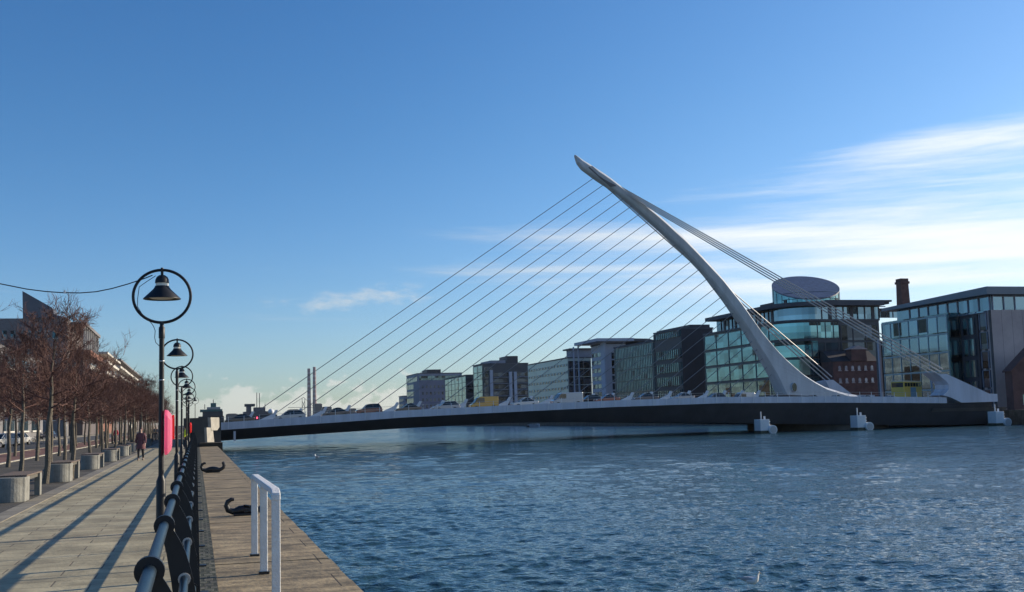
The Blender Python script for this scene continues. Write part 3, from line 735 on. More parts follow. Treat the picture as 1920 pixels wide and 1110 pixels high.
# 6 finned pale glass office
t, Yn, Yf, X1, zt = building('finned_office', 'light green glass office striped with fine vertical fins', 1151, 1226, 640, 1232, B_char)
curtain(t, 'X', SX, Yn+0.3, Yf-0.3, levels(GZ+0.5, zt-0.2, 6, 0.94), G_teal, mat('dark_fin', (0.03, 0.07, 0.09), 0.4), 1.55, 0.62)
# 7 dark banded office
t, Yn, Yf, X1, zt = building('banded_office', 'nearly black office with four rows of slim pale windows and a blank dark side', 1226, 1277, 617, 1336, B_dark)
curtain(t, 'X', SX, Yn+0.6, Yf-0.3, levels(GZ+0.4, zt-1.0, 6, 0.68)[1:5]+[(zt-2.2, zt-0.2)], G_teal, B_dark, 1.6, 0.65, out=0.35)
g0 = levels(GZ+0.4, zt-1.0, 6, 0.7)[0]
curtain(t, 'X', SX, Yn+0.6, Yf-0.3, [g0], G_mid, B_dark, 1.6, 0.55, out=0.3)
MB().box(SX+4, X1, Yn+2, Yn+30, zt+0.505, zt+1.6).build('plant_room', B_dark, t)
# 8 large glass office with rounded corner, set-back top storeys and a tilted drum
def big():
    lab = 'large teal glass office with rounded corner, overhanging roof and slanting glass drum on top'
    t = empty('corner_glass_office', (0, 0, 0), 0, lab, 'building')
    pc = PX(1475, 640, SX); Yn = pc.y; Yf = PX(1320, 640, SX).y; X1 = PY(1650, 640, Yn).x
    Rr = 9.0; z4 = PX(1322, 629, SX).z
    def outline(off, R_=Rr, x1=X1):
        pts = [(SX-off, Yf)]
        for k in range(9):
            a = pi + k*(pi/2)/8; pts.append((SX+R_+(R_+off)*cos(a), Yn+R_+(R_+off)*sin(a)))
        pts.append((x1, Yn-off)); pts.append((x1, Yf)); return pts
    MB().extrude_xy(outline(0), GZ-0.3, z4).build('wall', B_char, t)
    lv = levels(GZ, z4, 5, 0.86)
    xe = PY(1572, 630, Yn).x; xm = PY(1500, 680, Yn).x; TB = [xm-3, xm-2, xm, xm+3, xe]
    for i, (z0, z1) in enumerate(lv):
        # glazed strip wrapping the rounded corner
        b = MB(); o1 = outline(0.25)[:11]; o1 = [(SX-0.25, Yf-0.5)] + o1[1:10] + [(TB[i], Yn-0.25)]
        inn = [(max(x, SX+0.02) if True else x, y) for x, y in outline(-0.05)[:11]]
        inn = [(SX+0.05, Yf-0.5)] + outline(-0.05)[1:10] + [(TB[i], Yn+0.05)]
        ring = [(x, y) for x, y in o1] + [(x, y) for x, y in inn[::-1]]
        b.extrude_xy(ring, z0, z1); g = b.build('window_band', G_teal, t)
        m_ = MB(); n = int((Yf-Yn-Rr)/7.5)
        for k in range(n+1):
            yk = Yn+Rr + (Yf-0.9-Yn-Rr)*k/n; m_.box(SX-0.42, SX-0.2, yk, yk+0.22, z0+0.02, z1-0.02)
        for k in range(6):
            xk = SX+Rr+k*2.4
            if xk < TB[i]-1: m_.box(xk, xk+0.18, Yn-0.42, Yn-0.2, z0+0.02, z1-0.02)
        m_.box(SX-0.40, SX-0.19, Yn+Rr, Yf-0.9, z1-0.16, z1-0.03)
        m_.build('mullions', B_slab, g)
    # blank dark right half of the west face
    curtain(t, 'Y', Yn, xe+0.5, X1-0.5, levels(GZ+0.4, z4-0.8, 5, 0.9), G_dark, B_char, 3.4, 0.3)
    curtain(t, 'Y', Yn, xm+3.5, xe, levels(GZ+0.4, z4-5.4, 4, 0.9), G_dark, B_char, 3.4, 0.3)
    # set-back top storey
    z5 = z4 + 4.4
    def so(off): return [(SX+4-off, Yf-1+off), *[(SX+13+(9+off)*cos(pi+k*(pi/2)/8), Yn+13+(9+off)*sin(pi+k*(pi/2)/8)) for k in range(9)], (X1+3, Yn+4-off), (X1+3, Yf-1+off)]
    MB().extrude_xy(outline(0.35), z4+0.003, z4+0.5).build('cornice', B_char, t)
    up = MB().extrude_xy(so(0), z4+0.505, z5).build('upper_storey', G_blue, t)
    m_ = MB()
    for k in range(14):
        yk = Yn+14+k*(Yf-Yn-16)/14; m_.box(SX+3.8, SX+4.02, yk, yk+(1.0 if k % 3 == 0 else 0.3), z4+0.52, z5-0.02)
    for k in range(9):
        xk = SX+13+k*2.2; m_.box(xk, xk+(0.9 if k % 3 == 1 else 0.25), Yn+3.8, Yn+4.02, z4+0.52, z5-0.02)
    m_.box(SX+3.75, SX+4.01, Yn+14, Yf-2, z5-0.25, z5-0.03); m_.box(SX+13, SX+13+9*2.2, Yn+3.75, Yn+4.01, z5-0.25, z5-0.03)
    m_.build('mullions', B_dark, up)
    MB().extrude_xy(so(2.6), z5+0.003, z5+1.1).build('roof', B_roof, t)
    # dark set-back attic blocks behind
    c0 = PY(1322, 612, Yn+24); 
    a0 = PY(1550, 566, Yn+9); a1 = PY(1667, 565, Yn+9)
    MB().box(a0.x, a1.x, Yn+9, Yn+40, z5+1.105, a0.z).build('attic_block', B_dark, t)
    MB().box(a0.x-0.5, a1.x+0.5, Yn+8.4, Yn+40.5, a0.z+0.002, a0.z+0.5).build('roof', B_roof, t)
    b0 = PY(1392, 585, Yn+30); 
    MB().box(SX+8, SX+34, Yn+14, Yf-22, z5+1.105, z5+2.8).build('plant_room', B_dark, t)
    # slanting drum
    dc = PY(1511, 566, Yn+18); rl = PY(1447, 566, Yn+18); rr_ = PY(1575, 566, Yn+18); R2 = (rr_.x-rl.x)/2*0.85
    cx, cy = (rl.x+rr_.x)/2, Yn+18
    zl = PY(1447, 548, cy).z; zr = PY(1575, 533, cy).z
    zb_n = PY(1511, 559, cy-R2).z; zt_f = PY(1511, 521, cy+R2).z
    gx = (zr-zl)/(2*R2); gy = (zt_f-zb_n)/(2*R2); zc = (zl+zr)/2
    n = 48; base = []; top = []
    for k in range(n):
        a = 2*pi*k/n; x_, y_ = cx+R2*cos(a), cy+R2*sin(a); base.append((x_, y_, z5+1.11)); top.append((x_, y_, zc+gx*(x_-cx)+gy*(y_-cy)))
    dr = MB().prism(base, top).build('drum', G_teal, t)
    m_ = MB()
    for k in range(0, n, 2):
        a = 2*pi*k/n; x_, y_ = cx+(R2+0.03)*cos(a), cy+(R2+0.03)*sin(a); m_.tube([(x_, y_, z5+1.3), (x_, y_, zc+gx*(x_-cx)+gy*(y_-cy)-0.15)], 0.09, 4)
    for zz in (z5+2.8, z5+4.5): m_.tube([(cx+(R2+0.03)*cos(2*pi*k/48), cy+(R2+0.03)*sin(2*pi*k/48), zz) for k in range(26, 48)], 0.08, 4)
    m_.build('mullions', B_slab, dr)
    lid_b = [(cx+(R2+0.15)*cos(2*pi*k/n), cy+(R2+0.15)*sin(2*pi*k/n), zc+gx*(R2+0.15)*cos(2*pi*k/n)+gy*(R2+0.15)*sin(2*pi*k/n)+0.004) for k in range(n)]
    MB().prism(lid_b, [(x_, y_, z_+0.35) for x_, y_, z_ in lid_b]).build('slanting_roof', slab_mat('drum_roof', (0.12, 0.14, 0.20), 2.5, 1.2, 0.06, col2=(0.10, 0.12, 0.18), mcol=(0.05, 0.06, 0.08), stain=0.2, bump=0.1, rough=0.45), t)
    # penthouse with strip window at the right
    c0 = PY(1632, 575, Yn+16); c1 = PY(1712, 578, Yn+16)
    MB().box(c0.x, c1.x, Yn+16, Yn+34, z5+0.2, c1.z).build('penthouse', B_dark, t)
    zz0, zz1 = PY(1670, 596, Yn+16).z, PY(1670, 584, Yn+16).z
    curtain(t, 'Y', Yn+16, c0.x+0.6, c1.x-0.4, [(zz0, zz1)], G_blue, B_char, 2.2, 0.25)
    return Yn, Yf, X1
Yn8, Yf8, X18 = big()
# reflection in the dark glass, built as a solid brick block
def warehouse():
    Y = Yn8-6; a = PY(1561, 678, Y); b_ = PY(1646, 672, Y); zt = a.z
    t = empty('brick_reflection', (0, 0, 0), 0, 'low dark red brick building, a glass reflection built solid, with two rows of small pale windows and a dormer', 'building')
    MB().box(a.x, b_.x, Y, Y+5.7, GZ-0.3, zt).build('wall', B_brick, t)
    b = MB(); b.extrude_yz([(Y-0.2, zt+0.003), (Y+5.7, zt+0.003), (Y+5.7, zt+3.0), (Y+4.6, zt+3.0)], a.x-0.2, b_.x+0.2); b.build('roof', mat('slate', (0.03, 0.028, 0.035), 0.7, var=0.3), t)
    G_w = mat('pale_pane', (0.30, 0.32, 0.36), 0.2, metal=0.3, var=0.5, vscale=0.8)
    w = (b_.x-a.x)
    for z0 in (PY(1600, 694, Y).z, PY(1600, 717, Y).z):
        for k in range(6):
            xc = a.x + 1.0 + (w-2)*(k+0.5)/6; z1 = z0+1.15
            b = MB(); b.extrude_xz([(xc-0.38, z0), (xc+0.38, z0), (xc+0.38, z1-0.25), (xc+0.22, z1), (xc-0.22, z1), (xc-0.38, z1-0.25)], Y-0.06, Y+0.05); g = b.build('window', G_w, t)
            MB().box(xc-0.5, xc+0.5, Y-0.16, Y-0.002, z0-0.2, z0-0.01).build('sill', B_stone, g)
    c0 = PY(1595, 662, Y-0.3); c1 = PY(1625, 662, Y-0.3); cz = PY(1607, 655, Y-0.3).z
    b = MB(); b.extrude_xz([(c0.x, zt+0.1), (c1.x, zt+0.1), (c1.x-0.3, cz), (c0.x+0.3, cz)], Y-0.35, Y+2.5); d = b.build('dormer', B_brick, t)
    b = MB(); b.extrude_xz([(c0.x-0.4, cz), (c1.x+0.4, cz), ((c0.x+c1.x)/2, cz+1.0)], Y-0.5, Y+2.6); b.build('dormer_roof', B_stone, d)
warehouse()
# brick chimney behind
p = PY(1691, 523, Yn8+70); pb = PY(1693, 575, Yn8+70)
t = empty('brick_chimney', (p.x, Yn8+70, GZ), 0, 'old square brick chimney stack with a flared cap rising behind the roofs', 'chimney')
w = (PY(1700, 540, Yn8+70).x-PY(1685, 540, Yn8+70).x)/2; H = p.z-GZ
MB().loft([[(-w*s, -w*s, z), (w*s, -w*s, z), (w*s, w*s, z), (-w*s, w*s, z)] for z, s in ((0, 1.5), (H-1.8, 0.92))]).build('shaft', B_brick, t)
MB().box(-w*1.12, w*1.12, -w*1.12, w*1.12, H-1.798, H-1.0).build('cap', B_brick, t)
MB().box(-w*0.95, w*0.95, -w*0.95, w*0.95, H-0.998, H).build('crown', B_brick, t)
# narrow glazed link and slim building between
Yl = PX(1675, 640, SX).y
t = empty('link_building', (0, 0, 0), 0, 'narrow blue glass link with a tall pale edge beside the stone fronted office', 'building')
a = PY(1648, 640, Yl+4); b_ = PY(1682, 640, Yl+4)
MB().box(a.x, b_.x+4, Yl+4, Yl+5.5, GZ-0.3, a.z).build('wall', B_char, t)
curtain(t, 'Y', Yl+4, a.x+0.8, b_.x, levels(GZ+0.3, a.z-0.3, 4, 0.72), G_blue, B_mull, 3, 0.15)
MB().box(a.x-0.5, a.x, Yl+3.4, Yl+3.99, GZ, a.z+0.3).build('edge_fin', B_lgrey, t)
# 9 stone and glass office on the right
def right_office():
    t = empty('stone_fronted_office', (0, 0, 0), 0, 'big office with sloping roof edge, glass bays and blank pinkish stone wall', 'building')
    c = PX(1856, 560, SX); Yn = c.y; Yf = PX(1672, 560, SX).y; X1 = SX+46
    zt = PX(1856, 562, SX).z; zr = PX(1876, 533, SX-1.0).z
    MB().box(SX, X1, Yn, Yf, GZ-0.3, zt-2.0).build('wall', B_stone, t)
    top = MB().box(SX+0.8, X1, Yn+0.8, Yf-0.5, zt-1.998, zt+1.0).build('top_storey', G_blue, t)
    m_ = MB()
    for k in range(9): m_.box(SX+0.62, SX+0.82, Yn+1+k*(Yf-Yn-3)/9, Yn+1.25+k*(Yf-Yn-3)/9, zt-1.9, zt+0.9)
    for k in range(16): m_.box(SX+1+k*2.6, SX+1.2+k*2.6, Yn+0.62, Yn+0.82, zt-1.9, zt+0.9)
    m_.box(SX+0.60, SX+0.81, Yn+1, Yf-2, zt+0.7, zt+0.88); m_.box(SX+1, SX+41, Yn+0.60, Yn+0.81, zt+0.7, zt+0.88)
    m_.build('mullions', B_grey, top)
    # sloping roof wedge, deep at the near corner and thin at the far end
    zf = PX(1668, 576, SX-1.5).z
    b = MB(); b.loft([[(SX-1.5, Y_, zt+1.003), (X1+1, Y_, zt+1.003), (X1+1, Y_, z_), (SX-1.5, Y_, z_)] for Y_, z_ in ((Yn-1.2, zr), (Yf+2, max(zf, zt+1.6)))])
    b.build('roof', mat('roof_blade', (0.15, 0.18, 0.21), 0.5, var=0.12, vscale=0.2), t)
    # projecting glass bay, far part
    Yb = PX(1778, 600, SX-3).y; zb = PX(1773, 587, SX-3).z
    MB().box(SX-3, SX-0.003, Yb, Yf, GZ, zb).build('glass_bay', G_mid, t)
    curtain(t, 'X', SX-3, Yb+0.2, Yf-0.2, levels(GZ+1, zb-0.15, 5, 0.94), G_blue, mat('pale_mull', (0.30, 0.40, 0.42), 0.4), 3.2, 0.16)
    b = MB()
    for z0, z1 in levels(GZ+1, zb-0.15, 5, 0.94): b.box(SX-3.3, SX-3.18, Yb+0.25, Yf-0.25, z1-0.35, z1-0.15)
    b.build('transoms', mat('pale_mull', (0.3, 0.4, 0.42)), t)
    # dark recessed part with brick-framed windows, then slim glass strip
    Yd = PX(1835, 600, SX).y
    MB().box(SX-0.35, SX-0.005, Yd, Yb-0.1, GZ, zb-0.6).build('dark_bay', B_dark, t)
    curtain(t, 'X', SX-0.36, Yd+0.8, Yb-0.6, levels(GZ+2, zb-0.9, 4, 0.80), G_mid, B_char, 2.2, 0.45, out=0.1)
    curtain(t, 'X', SX, Yn+1.2, Yd-0.3, levels(GZ+0.5, zt-2.2, 5, 0.9), G_dark, B_grey, 2.0, 0.2)
    curtain(t, 'X', SX, Yn+1.2, Yb, [(zb-0.4, zt-2.3)], G_blue, B_grey, 2.4, 0.2, out=0.5)
    return Yn
Yn12 = right_office()
# small brick house at the right edge
Y = Yn12-8; a = PY(1897, 694, Y); 
t = empty('brick_house', (0, 0, 0), 0, 'small red brick gabled house at the right edge below the stone wall', 'house')
MB().extrude_xz([(a.x, GZ-0.3), (a.x+11, GZ-0.3), (a.x+11, a.z-0.2), (a.x+5.5, a.z+4.6), (a.x, a.z-0.2)], Y, Y+2.0).build('wall', B_brick, t)
for s in (0, 1):
    x0, x1 = (a.x-0.4, a.x+5.5) if s == 0 else (a.x+11.4, a.x+5.5)
    MB().prism([(x0, Y-0.3, a.z-0.35), (x1, Y-0.3, a.z+4.62), (x1, Y+2.2, a.z+4.62), (x0, Y+2.2, a.z-0.35)], [(x0, Y-0.3, a.z-0.1), (x1, Y-0.3, a.z+4.87), (x1, Y+2.2, a.z+4.87), (x0, Y+2.2, a.z-0.1)]).build('roof', B_brick, t)
punched(t, 'Y', Y, a.x+1, a.x+10, [(1.6, 3.4)], 3, 0.35, G_mid, B_stone)
# street furniture on the south quay: a plain lamp column
for px_, lab in ((1746, 'slim pale column standing behind the yellow bus'),):
    c = PY(px_, 700, BF+12); t = empty('street_column', (c.x, BF+12, GZ), 0, lab, 'pole')
    MB().tube([(0, 0, 0), (0, 0, PY(px_, 700, BF+12).z-GZ)], [0.2, 0.13], 8).build('shaft', B_lgrey, t)
    MB().box(-0.15, 0.9, -0.12, 0.12, PY(px_, 700, BF+12).z-GZ, PY(px_, 700, BF+12).z-GZ+0.15).build('arm', B_lgrey, t)

# ------------------------------------------------------------------ buildings on the north side behind the trees
N_dark = mat('north_brown', (0.10, 0.085, 0.085), 0.8, var=0.3, vscale=0.2)
N_mid = mat('north_grey', (0.16, 0.155, 0.16), 0.8, var=0.25, vscale=0.2)
N_wht = mat('north_white', (0.55, 0.53, 0.48), 0.7)
N_brk = mat('north_brick', (0.20, 0.09, 0.06), 0.85, var=0.3, vscale=0.4)
NXp = -28.0
def NY(px): return PX(px, 800, NXp).y
def nbuild(name, label, Y0, Y1, H, m_, x1=-60):
    t = empty(name, (0, 0, 0), 0, label, 'building')
    MB().box(x1, NXp, Y0, Y1, -0.03, H).build('wall', m_, t); return t
Yc = NY(155); Y2 = NY(182); Y0 = NY(90)
t = empty('gabled_office', (0, 0, 0), 0, 'grey building with a tall pointed wedge roof behind the bare trees', 'building')
def wx(px_, py_, Y_): p = PY(px_, py_, Y_); return (p.x, p.z)
zb_ = wx(20, 597, Yc-6)[1]
a = wx(-80, 597, Yc-6)[0]; c = wx(127, 600, Yc-6)[0]
MB().box(a, c, Yc-6, Yc+24, -0.03, zb_).build('wall', N_mid, t)
b = MB(); b.extrude_xz([(x_, max(z_, zb_+0.003)) for x_, z_ in (wx(42, 640, Yc-6.3), wx(126, 640, Yc-6.3), wx(126, 598, Yc-6.3), wx(101, 589, Yc-6.3), wx(98, 577, Yc-6.3), wx(42, 545.5, Yc-6.3))], Yc-6.3, Yc+3); b.build('wedge_roof', mat('slate_clad', (0.10, 0.11, 0.135), 0.5, var=0.15, vscale=0.3), t)
punched(t, 'Y', Yc-6, a+4, c-2, levels(3, zb_-2, 6, 0.5), 10, 0.55, G_mid, N_wht)
def punched_e(root, plane, a0, a1, lv, n, wf, glass, frame):
    for z0, z1 in lv:
        for k in range(n):
            w = (a1-a0)/n; c0 = a0+w*k+w*(1-wf)/2; g = MB().box(plane-0.05, plane+0.06, c0, c0+w*wf, z0, z1).build('window', glass, root)
            if frame: MB().box(plane-0.04, plane+0.25, c0-0.2, c0+w*wf+0.2, z0-0.25, z0-0.01).build('sill', frame, g)
H1 = PX(155, 602, NXp).z
Y1 = Yc
t = nbuild('terrace_apartments', 'brown apartment block with pale columned roof terrace behind the bare trees', Y1, Y2, H1-7, N_dark)
MB().box(-48, NXp-3, Y1+0.5, Y2-3, H1-6.997, H1-0.8).build('penthouse', N_dark, t)
MB().box(-49, NXp+0.6, Y1-0.5, Y2+1.5, H1-0.797, H1).build('roof', N_mid, t)
for k in range(8):
    yk = Y1+1+k*(Y2-Y1-3)/7; MB().box(NXp-0.2, NXp+0.3, yk, yk+0.5, H1-6.99, H1-0.8).build('column', N_wht, t)
for k in range(5):
    z = H1-7-3.7*k
    MB().box(NXp+0.01, NXp+1.6, Y1+1, Y2-1, z-1.3, z-0.05).build('balcony', N_wht if k % 2 else N_brk, t)
punched_e(t, NXp, Y1+5, Y2-2, levels(2, H1-8, 5, 0.5), 8, 0.5, G_mid, None)
punched(t, 'Y', Y1, -38, -29, levels(3, H1-9, 5, 0.5), 3, 0.55, G_mid, None)
a = PX(240, 685, NXp).z
for k, (pa_, pb_, yt, m_, lab) in enumerate(((184, 210, 672, N_brk, 'red brick block with a white topped corner beyond the terrace apartments'),
        (212, 240, 686, N_dark, 'dark block with thin flat roof slab and white balconies further along the quay'),
        (241, 256, 703, N_wht, 'pale block above the far trees'), (258, 300, 745, N_dark, 'lowest and farthest dark block at the end of the tree row'))):
    ya, yb = NY(pa_), NY(pb_); z = PX((pa_+pb_)/2, yt, NXp).z
    t = nbuild('quayside_block', lab, ya, yb, z, m_)
    MB().box(-61, NXp+2.5, ya-1, yb+2, z+0.003, z+0.6).build('roof', N_mid if k else N_wht, t)
    for j_ in range(4): MB().box(NXp+0.01, NXp+2.2, ya+2, yb-1, z-2.5-3.3*j_, z-1.7-3.3*j_).build('balcony', N_wht, t)
    punched_e(t, NXp, ya+3, yb-3, levels(2, z-1, 5, 0.5), 5, 0.5, G_mid, None)
t = nbuild('low_shop_block', 'low dark block with shopfront glazing at the left edge behind the trees', 120, Y0-8, 14.5, N_mid)
punched_e(t, NXp, 122, Y0-10, levels(1, 14, 4, 0.6), 7, 0.7, G_mid, N_wht)
punched(t, 'Y', 120, -58, -30, levels(1, 14, 4, 0.6), 7, 0.7, G_mid, N_wht)

# ------------------------------------------------------------------ far things down the river
M_band_r = mat('hazed_red_band', (0.20, 0.12, 0.13), 0.8); M_band_w = mat('hazed_white_band', (0.27, 0.23, 0.25), 0.8)  # distance haze mixed into both band colours
for px_, py_, lab in ((579.0, 691, 'left of the two tall red and white banded power station chimneys'), (589.3, 688, 'right of the two tall red and white banded power station chimneys')):
    D = 4400; p = PY(px_, py_, D); H = p.z
    t = empty('power_station_chimney', (p.x, D, 0), 0, lab, 'chimney', 'twin power station chimneys on the horizon')
    R0, R1 = 8.2, 5.4
    MB().lathe([(R0, -3), (R1, H)], n=20).build('shaft', M_band_r, t, smooth=True)
    for k in range(7):
        z0 = H*(0.42+0.08*k); r_ = R0+(R1-R0)*z0/H+0.25
        MB().lathe([(r_, z0), (r_-0.2, z0+H*0.035)], n=20).build('white_band', M_band_w, t, smooth=True)
M_ship_g = mat('ship_green', (0.05, 0.13, 0.13), 0.6); M_ship_d = mat('ship_dark', (0.04, 0.045, 0.055), 0.6, var=.3, vscale=.1); M_ship_w = mat('ship_pale', (0.33, 0.33, 0.33), 0.6)
def at(px, py, D, bx, by): p = PY(px, py, D); return p.x-bx, p.z
def pxbox(root, name, D, x0, x1, y0, y1, depth, m_, bx):
    a = PY(x0, y0, D); b = PY(x1, y1, D)
    return MB().box(a.x-bx, b.x-bx, 0, depth, b.z, a.z).build(name, m_, root)
D = 800; bx = PY(397, 780, D).x
t = empty('cargo_ship', (bx, D, 0), 0, 'distant dark ship with wide bridge wings and green funnel beyond the pale block', 'ship')
pxbox(t, 'hull', D, 372, 420, 781, 797, 60, M_ship_d, bx); pxbox(t, 'superstructure', D+2, 380, 418, 772, 780.9, 30, M_ship_d, bx)
pxbox(t, 'bridge_wing', D+1, 375, 417, 768, 771.9, 12, M_ship_g, bx); pxbox(t, 'wheelhouse', D+3, 388, 413, 763.5, 767.9, 12, M_ship_w, bx)
pxbox(t, 'funnel', D+6, 395, 405, 756, 763.4, 8, M_ship_g, bx)
for a_, y_ in ((384, 758), (400, 749)): p0, p1 = PY(a_, 764, D+8), PY(a_, y_, D+8); MB().tube([(p0.x-bx, 8, p0.z-1), (p1.x-bx, 8, p1.z)], 0.25, 5).build('mast', M_ship_d, t)
D = 900; bx = PY(485, 780, D).x
t = empty('moored_ship', (bx, D, 0), 0, 'distant brownish ship with twin masts and a white dome moored beyond the bridge', 'ship')
M_ship_b = mat('ship_brown', (0.14, 0.12, 0.125), 0.7, var=.3, vscale=.2)
pxbox(t, 'hull', D, 446, 520, 779, 797, 40, M_ship_d, bx); pxbox(t, 'superstructure', D+2, 458, 508, 772, 778.9, 30, M_ship_b, bx)
pxbox(t, 'bridge_house', D+3, 476, 496, 764, 771.9, 12, M_ship_b, bx); pxbox(t, 'gun_deck', D+1, 459, 478, 757.5, 762, 10, M_ship_d, bx); pxbox(t, 'wing_post', D+2, 462, 471, 762.1, 771.9, 8, M_ship_b, bx)
for a_, y_ in ((481.5, 736), (486.5, 737), (497, 757)): p0, p1 = PY(a_, 770, D+8), PY(a_, y_, D+8); MB().tube([(p0.x-bx, 8, p0.z-1), (p1.x-bx, 8, p1.z)], 0.28, 5).build('mast', M_ship_d, t)
pd = PY(508, 772, D); MB().lathe([(0.3, -2.2), (2.0, -1.2), (2.4, 0), (1.9, 1.4), (0.9, 2.1), (0.05, 2.3)], pd.x-bx, 0, pd.z, 14).build('dome', M_white, t, smooth=True)
D = 2200; bx = PY(569, 770, D).x
t = empty('harbour_crane', (bx, D, 0), 0, 'distant harbour gantry crane left of the twin chimneys', 'crane')
for a_ in (566.5, 571.5): p1 = PY(a_, 747, D); MB().tube([(p1.x-bx, 0, -1), (p1.x-bx, 0, p1.z)], 0.5, 5).build('leg', M_ship_d, t)
for (x0, y0, x1, y1) in ((569, 745, 548, 758), (569, 745, 588, 762), (566.5, 752, 571.5, 764), (571.5, 752, 566.5, 764), (540, 764, 592, 764)):
    a = PY(x0, y0, D); c = PY(x1, y1, D); MB().tube([(a.x-bx, 0, a.z), (c.x-bx, 0, c.z)], 0.4, 5).build('brace', M_ship_d, t)
for x0, x1, y0, lab, D in ((590, 604, 757, 'far dark harbour shed right of the twin chimneys', 3400), (604, 622, 763, 'low far harbour building with flat roof', 3300), (540, 562, 768, 'low far warehouse left of the chimneys', 3200), (655, 668, 766, 'far pale tank building behind the bridge traffic', 3000), (424, 446, 776, 'low far quay shed near the left end of the bridge', 2900), (625, 655, 772, 'long low shed on the far shore', 3350), (669, 745, 774, 'long dark far shed behind the dark red car', 3350)):
    a = PY(x0, y0, D); c = PY(x1, y0, D); t = empty('harbour_shed', ((a.x+c.x)/2, D, 0), 0, lab, 'shed'); w = (c.x-a.x)/2
    MB().box(-w, w, 0, 30, -2, a.z-1.5).build('wall', M_ship_d, t)
    MB().extrude_xz([(-w-0.5, a.z-1.495), (w+0.5, a.z-1.495), (w*0.6, a.z+0.5), (-w*0.6, a.z+0.5)], -0.5, 31).build('roof', B_roof, t)

# ------------------------------------------------------------------ lamps, railing, quay furniture
def make_lamp():
    t = empty('street_lamp', (0, 0, 0))
    MB().lathe([(0.10, 0.0), (0.10, 0.03), (0.078, 0.05), (0.078, 0.84), (0.062, 0.88), (0.046, 0.93)], n=14).build('base_sleeve', M_black, t, smooth=True)
    MB().lathe([(0.044, 0.85), (0.042, 3.22), (0.042, 3.23)], n=12).build('shaft', M_black, t, smooth=True)
    MB().lathe([(0.05, 3.235), (0.052, 3.25), (0.052, 3.42), (0.035, 3.44), (0.035, 3.52)], n=12).build('collar', M_black, t, smooth=True)
    for z in (2.52, 2.84): MB().lathe([(0.047, z), (0.050, z+.004), (0.050, z+0.016), (0.047, z+.02)], n=12).build('clamp_band', M_steel, t, smooth=True)
    ring = [(0.47*sin(a), 0, 3.955+0.45*cos(a)) for a in [2*pi*k/48 for k in range(49)]]
    MB().tube(ring, 0.025, 8, False).build('ring', M_black, t, smooth=True)
    h = MB().lathe([(0.022, 4.445), (0.024, 4.43), (0.024, 4.32), (0.05, 4.315), (0.09, 4.285), (0.112, 4.24), (0.118, 4.18)], n=20).build('lamp_cap', M_black, t, smooth=True)
    MB().lathe([(0.105, 4.125), (0.105, 4.185)], n=16).build('light_band', M_lampglass, t, smooth=True)
    sh = MB().lathe([(0.118, 4.13), (0.122, 4.11), (0.15, 4.07), (0.31, 3.915), (0.312, 3.905), (0.30, 3.908), (0.14, 4.05), (0.10, 4.06)], n=28, caps=False).build('lamp_shade', M_black, t, smooth=True)
    MB().lathe([(0.25, 3.948), (0.18, 3.915), (0.02, 3.90)], n=20).build('lens', M_lampin, sh, smooth=True)
    return t
lamp0 = make_lamp()
# pixel height of each lamp ring fixes how far away it stands; they are 16 m apart
lamp_lab = ['nearest ringed bell lamp post, with the pink lifebuoy case on its shaft', 'second ringed bell lamp post along the railing, just right of the nearest one', 'third ringed bell lamp post along the railing', 'fourth ringed bell lamp post along the railing', 'fifth ringed bell lamp post, with the red lifebuoy case', 'sixth ringed bell lamp post, in the far cluster of rings', 'seventh ringed bell lamp post, in the far cluster of rings', 'farthest ringed bell lamp post, small and alone beyond the abutment']
lamp_Y = [20.3, 36.9, 53.7, 68.5, 84, 97, 111, 165]
lamps = []
for k, (yl, lab) in enumerate(zip(lamp_Y, lamp_lab)):
    o = lamp0 if k == 0 else copy_thing(lamp0)
    px_ = [303, 332, 341, 350, 354.5, 353, 352, 366][k]
    xl = PY(px_, 700, yl).x
    o.location = (xl, yl, 0 if k < 7 else 1.2); o.rotation_euler = (0, 0, rad(random.uniform(-6, 2)) if k else rad(-3)); tag(o, lab, 'street lamp', 'ringed bell lamps along the quay railing')
    lamps.append(o)

def tl(name, col):
    m = mat(name, col, 0.4); nt = m.node_tree; b = nt.nodes['Principled BSDF']
    tr = nt.nodes.new('ShaderNodeBsdfTranslucent'); tr.inputs[0].default_value = (*[min(1, c*1.1) for c in col], 1)
    mx = nt.nodes.new('ShaderNodeMixShader'); mx.inputs[0].default_value = 0.6
    nt.links.new(b.outputs[0], mx.inputs[1]); nt.links.new(tr.outputs[0], mx.inputs[2]); nt.links.new(mx.outputs[0], nt.nodes['Material Output'].inputs[0]); return m
def lifebuoy_case(x, y, z, m_, lab, side=1):
    t = empty('lifebuoy_case', (x, y, z), 0, lab, 'lifebuoy case', 'lifebuoy cases on the lamp posts')
    # hollow moulded shell: outline in the YZ plane, chamfered towards the water
    W_, H_ = 0.33, 0.375
    def oc(s, w): return [(-W_*s, -H_*s+0.10), (-W_*s+0.10, -H_*s), (W_*s-0.10, -H_*s), (W_*s, -H_*s+0.10), (W_*s, H_*s-0.10), (W_*s-0.10, H_*s), (-W_*s+0.10, H_*s), (-W_*s, H_*s-0.10)]
    rings = [[(side*xx, a, b*k2) for a, b in oc(s, 0)] for xx, s, k2 in ((0.0, 0.97, 1), (0.012, 1.0, 1), (0.05, 0.98, 1), (0.10, 0.86, 0.93), (0.115, 0.70, 0.88))]
    MB().loft(rings, caps=True).build('shell', m_, t, bevel=0.006)
    MB().box(-0.012*side, -0.002*side, -0.05, 0.05, -0.3, 0.3).build('bracket', M_steel, t)
    return t
M_pink = tl('pink_plastic', (0.95, 0.30, 0.45)); M_redp = tl('red_plastic', (0.80, 0.04, 0.04))
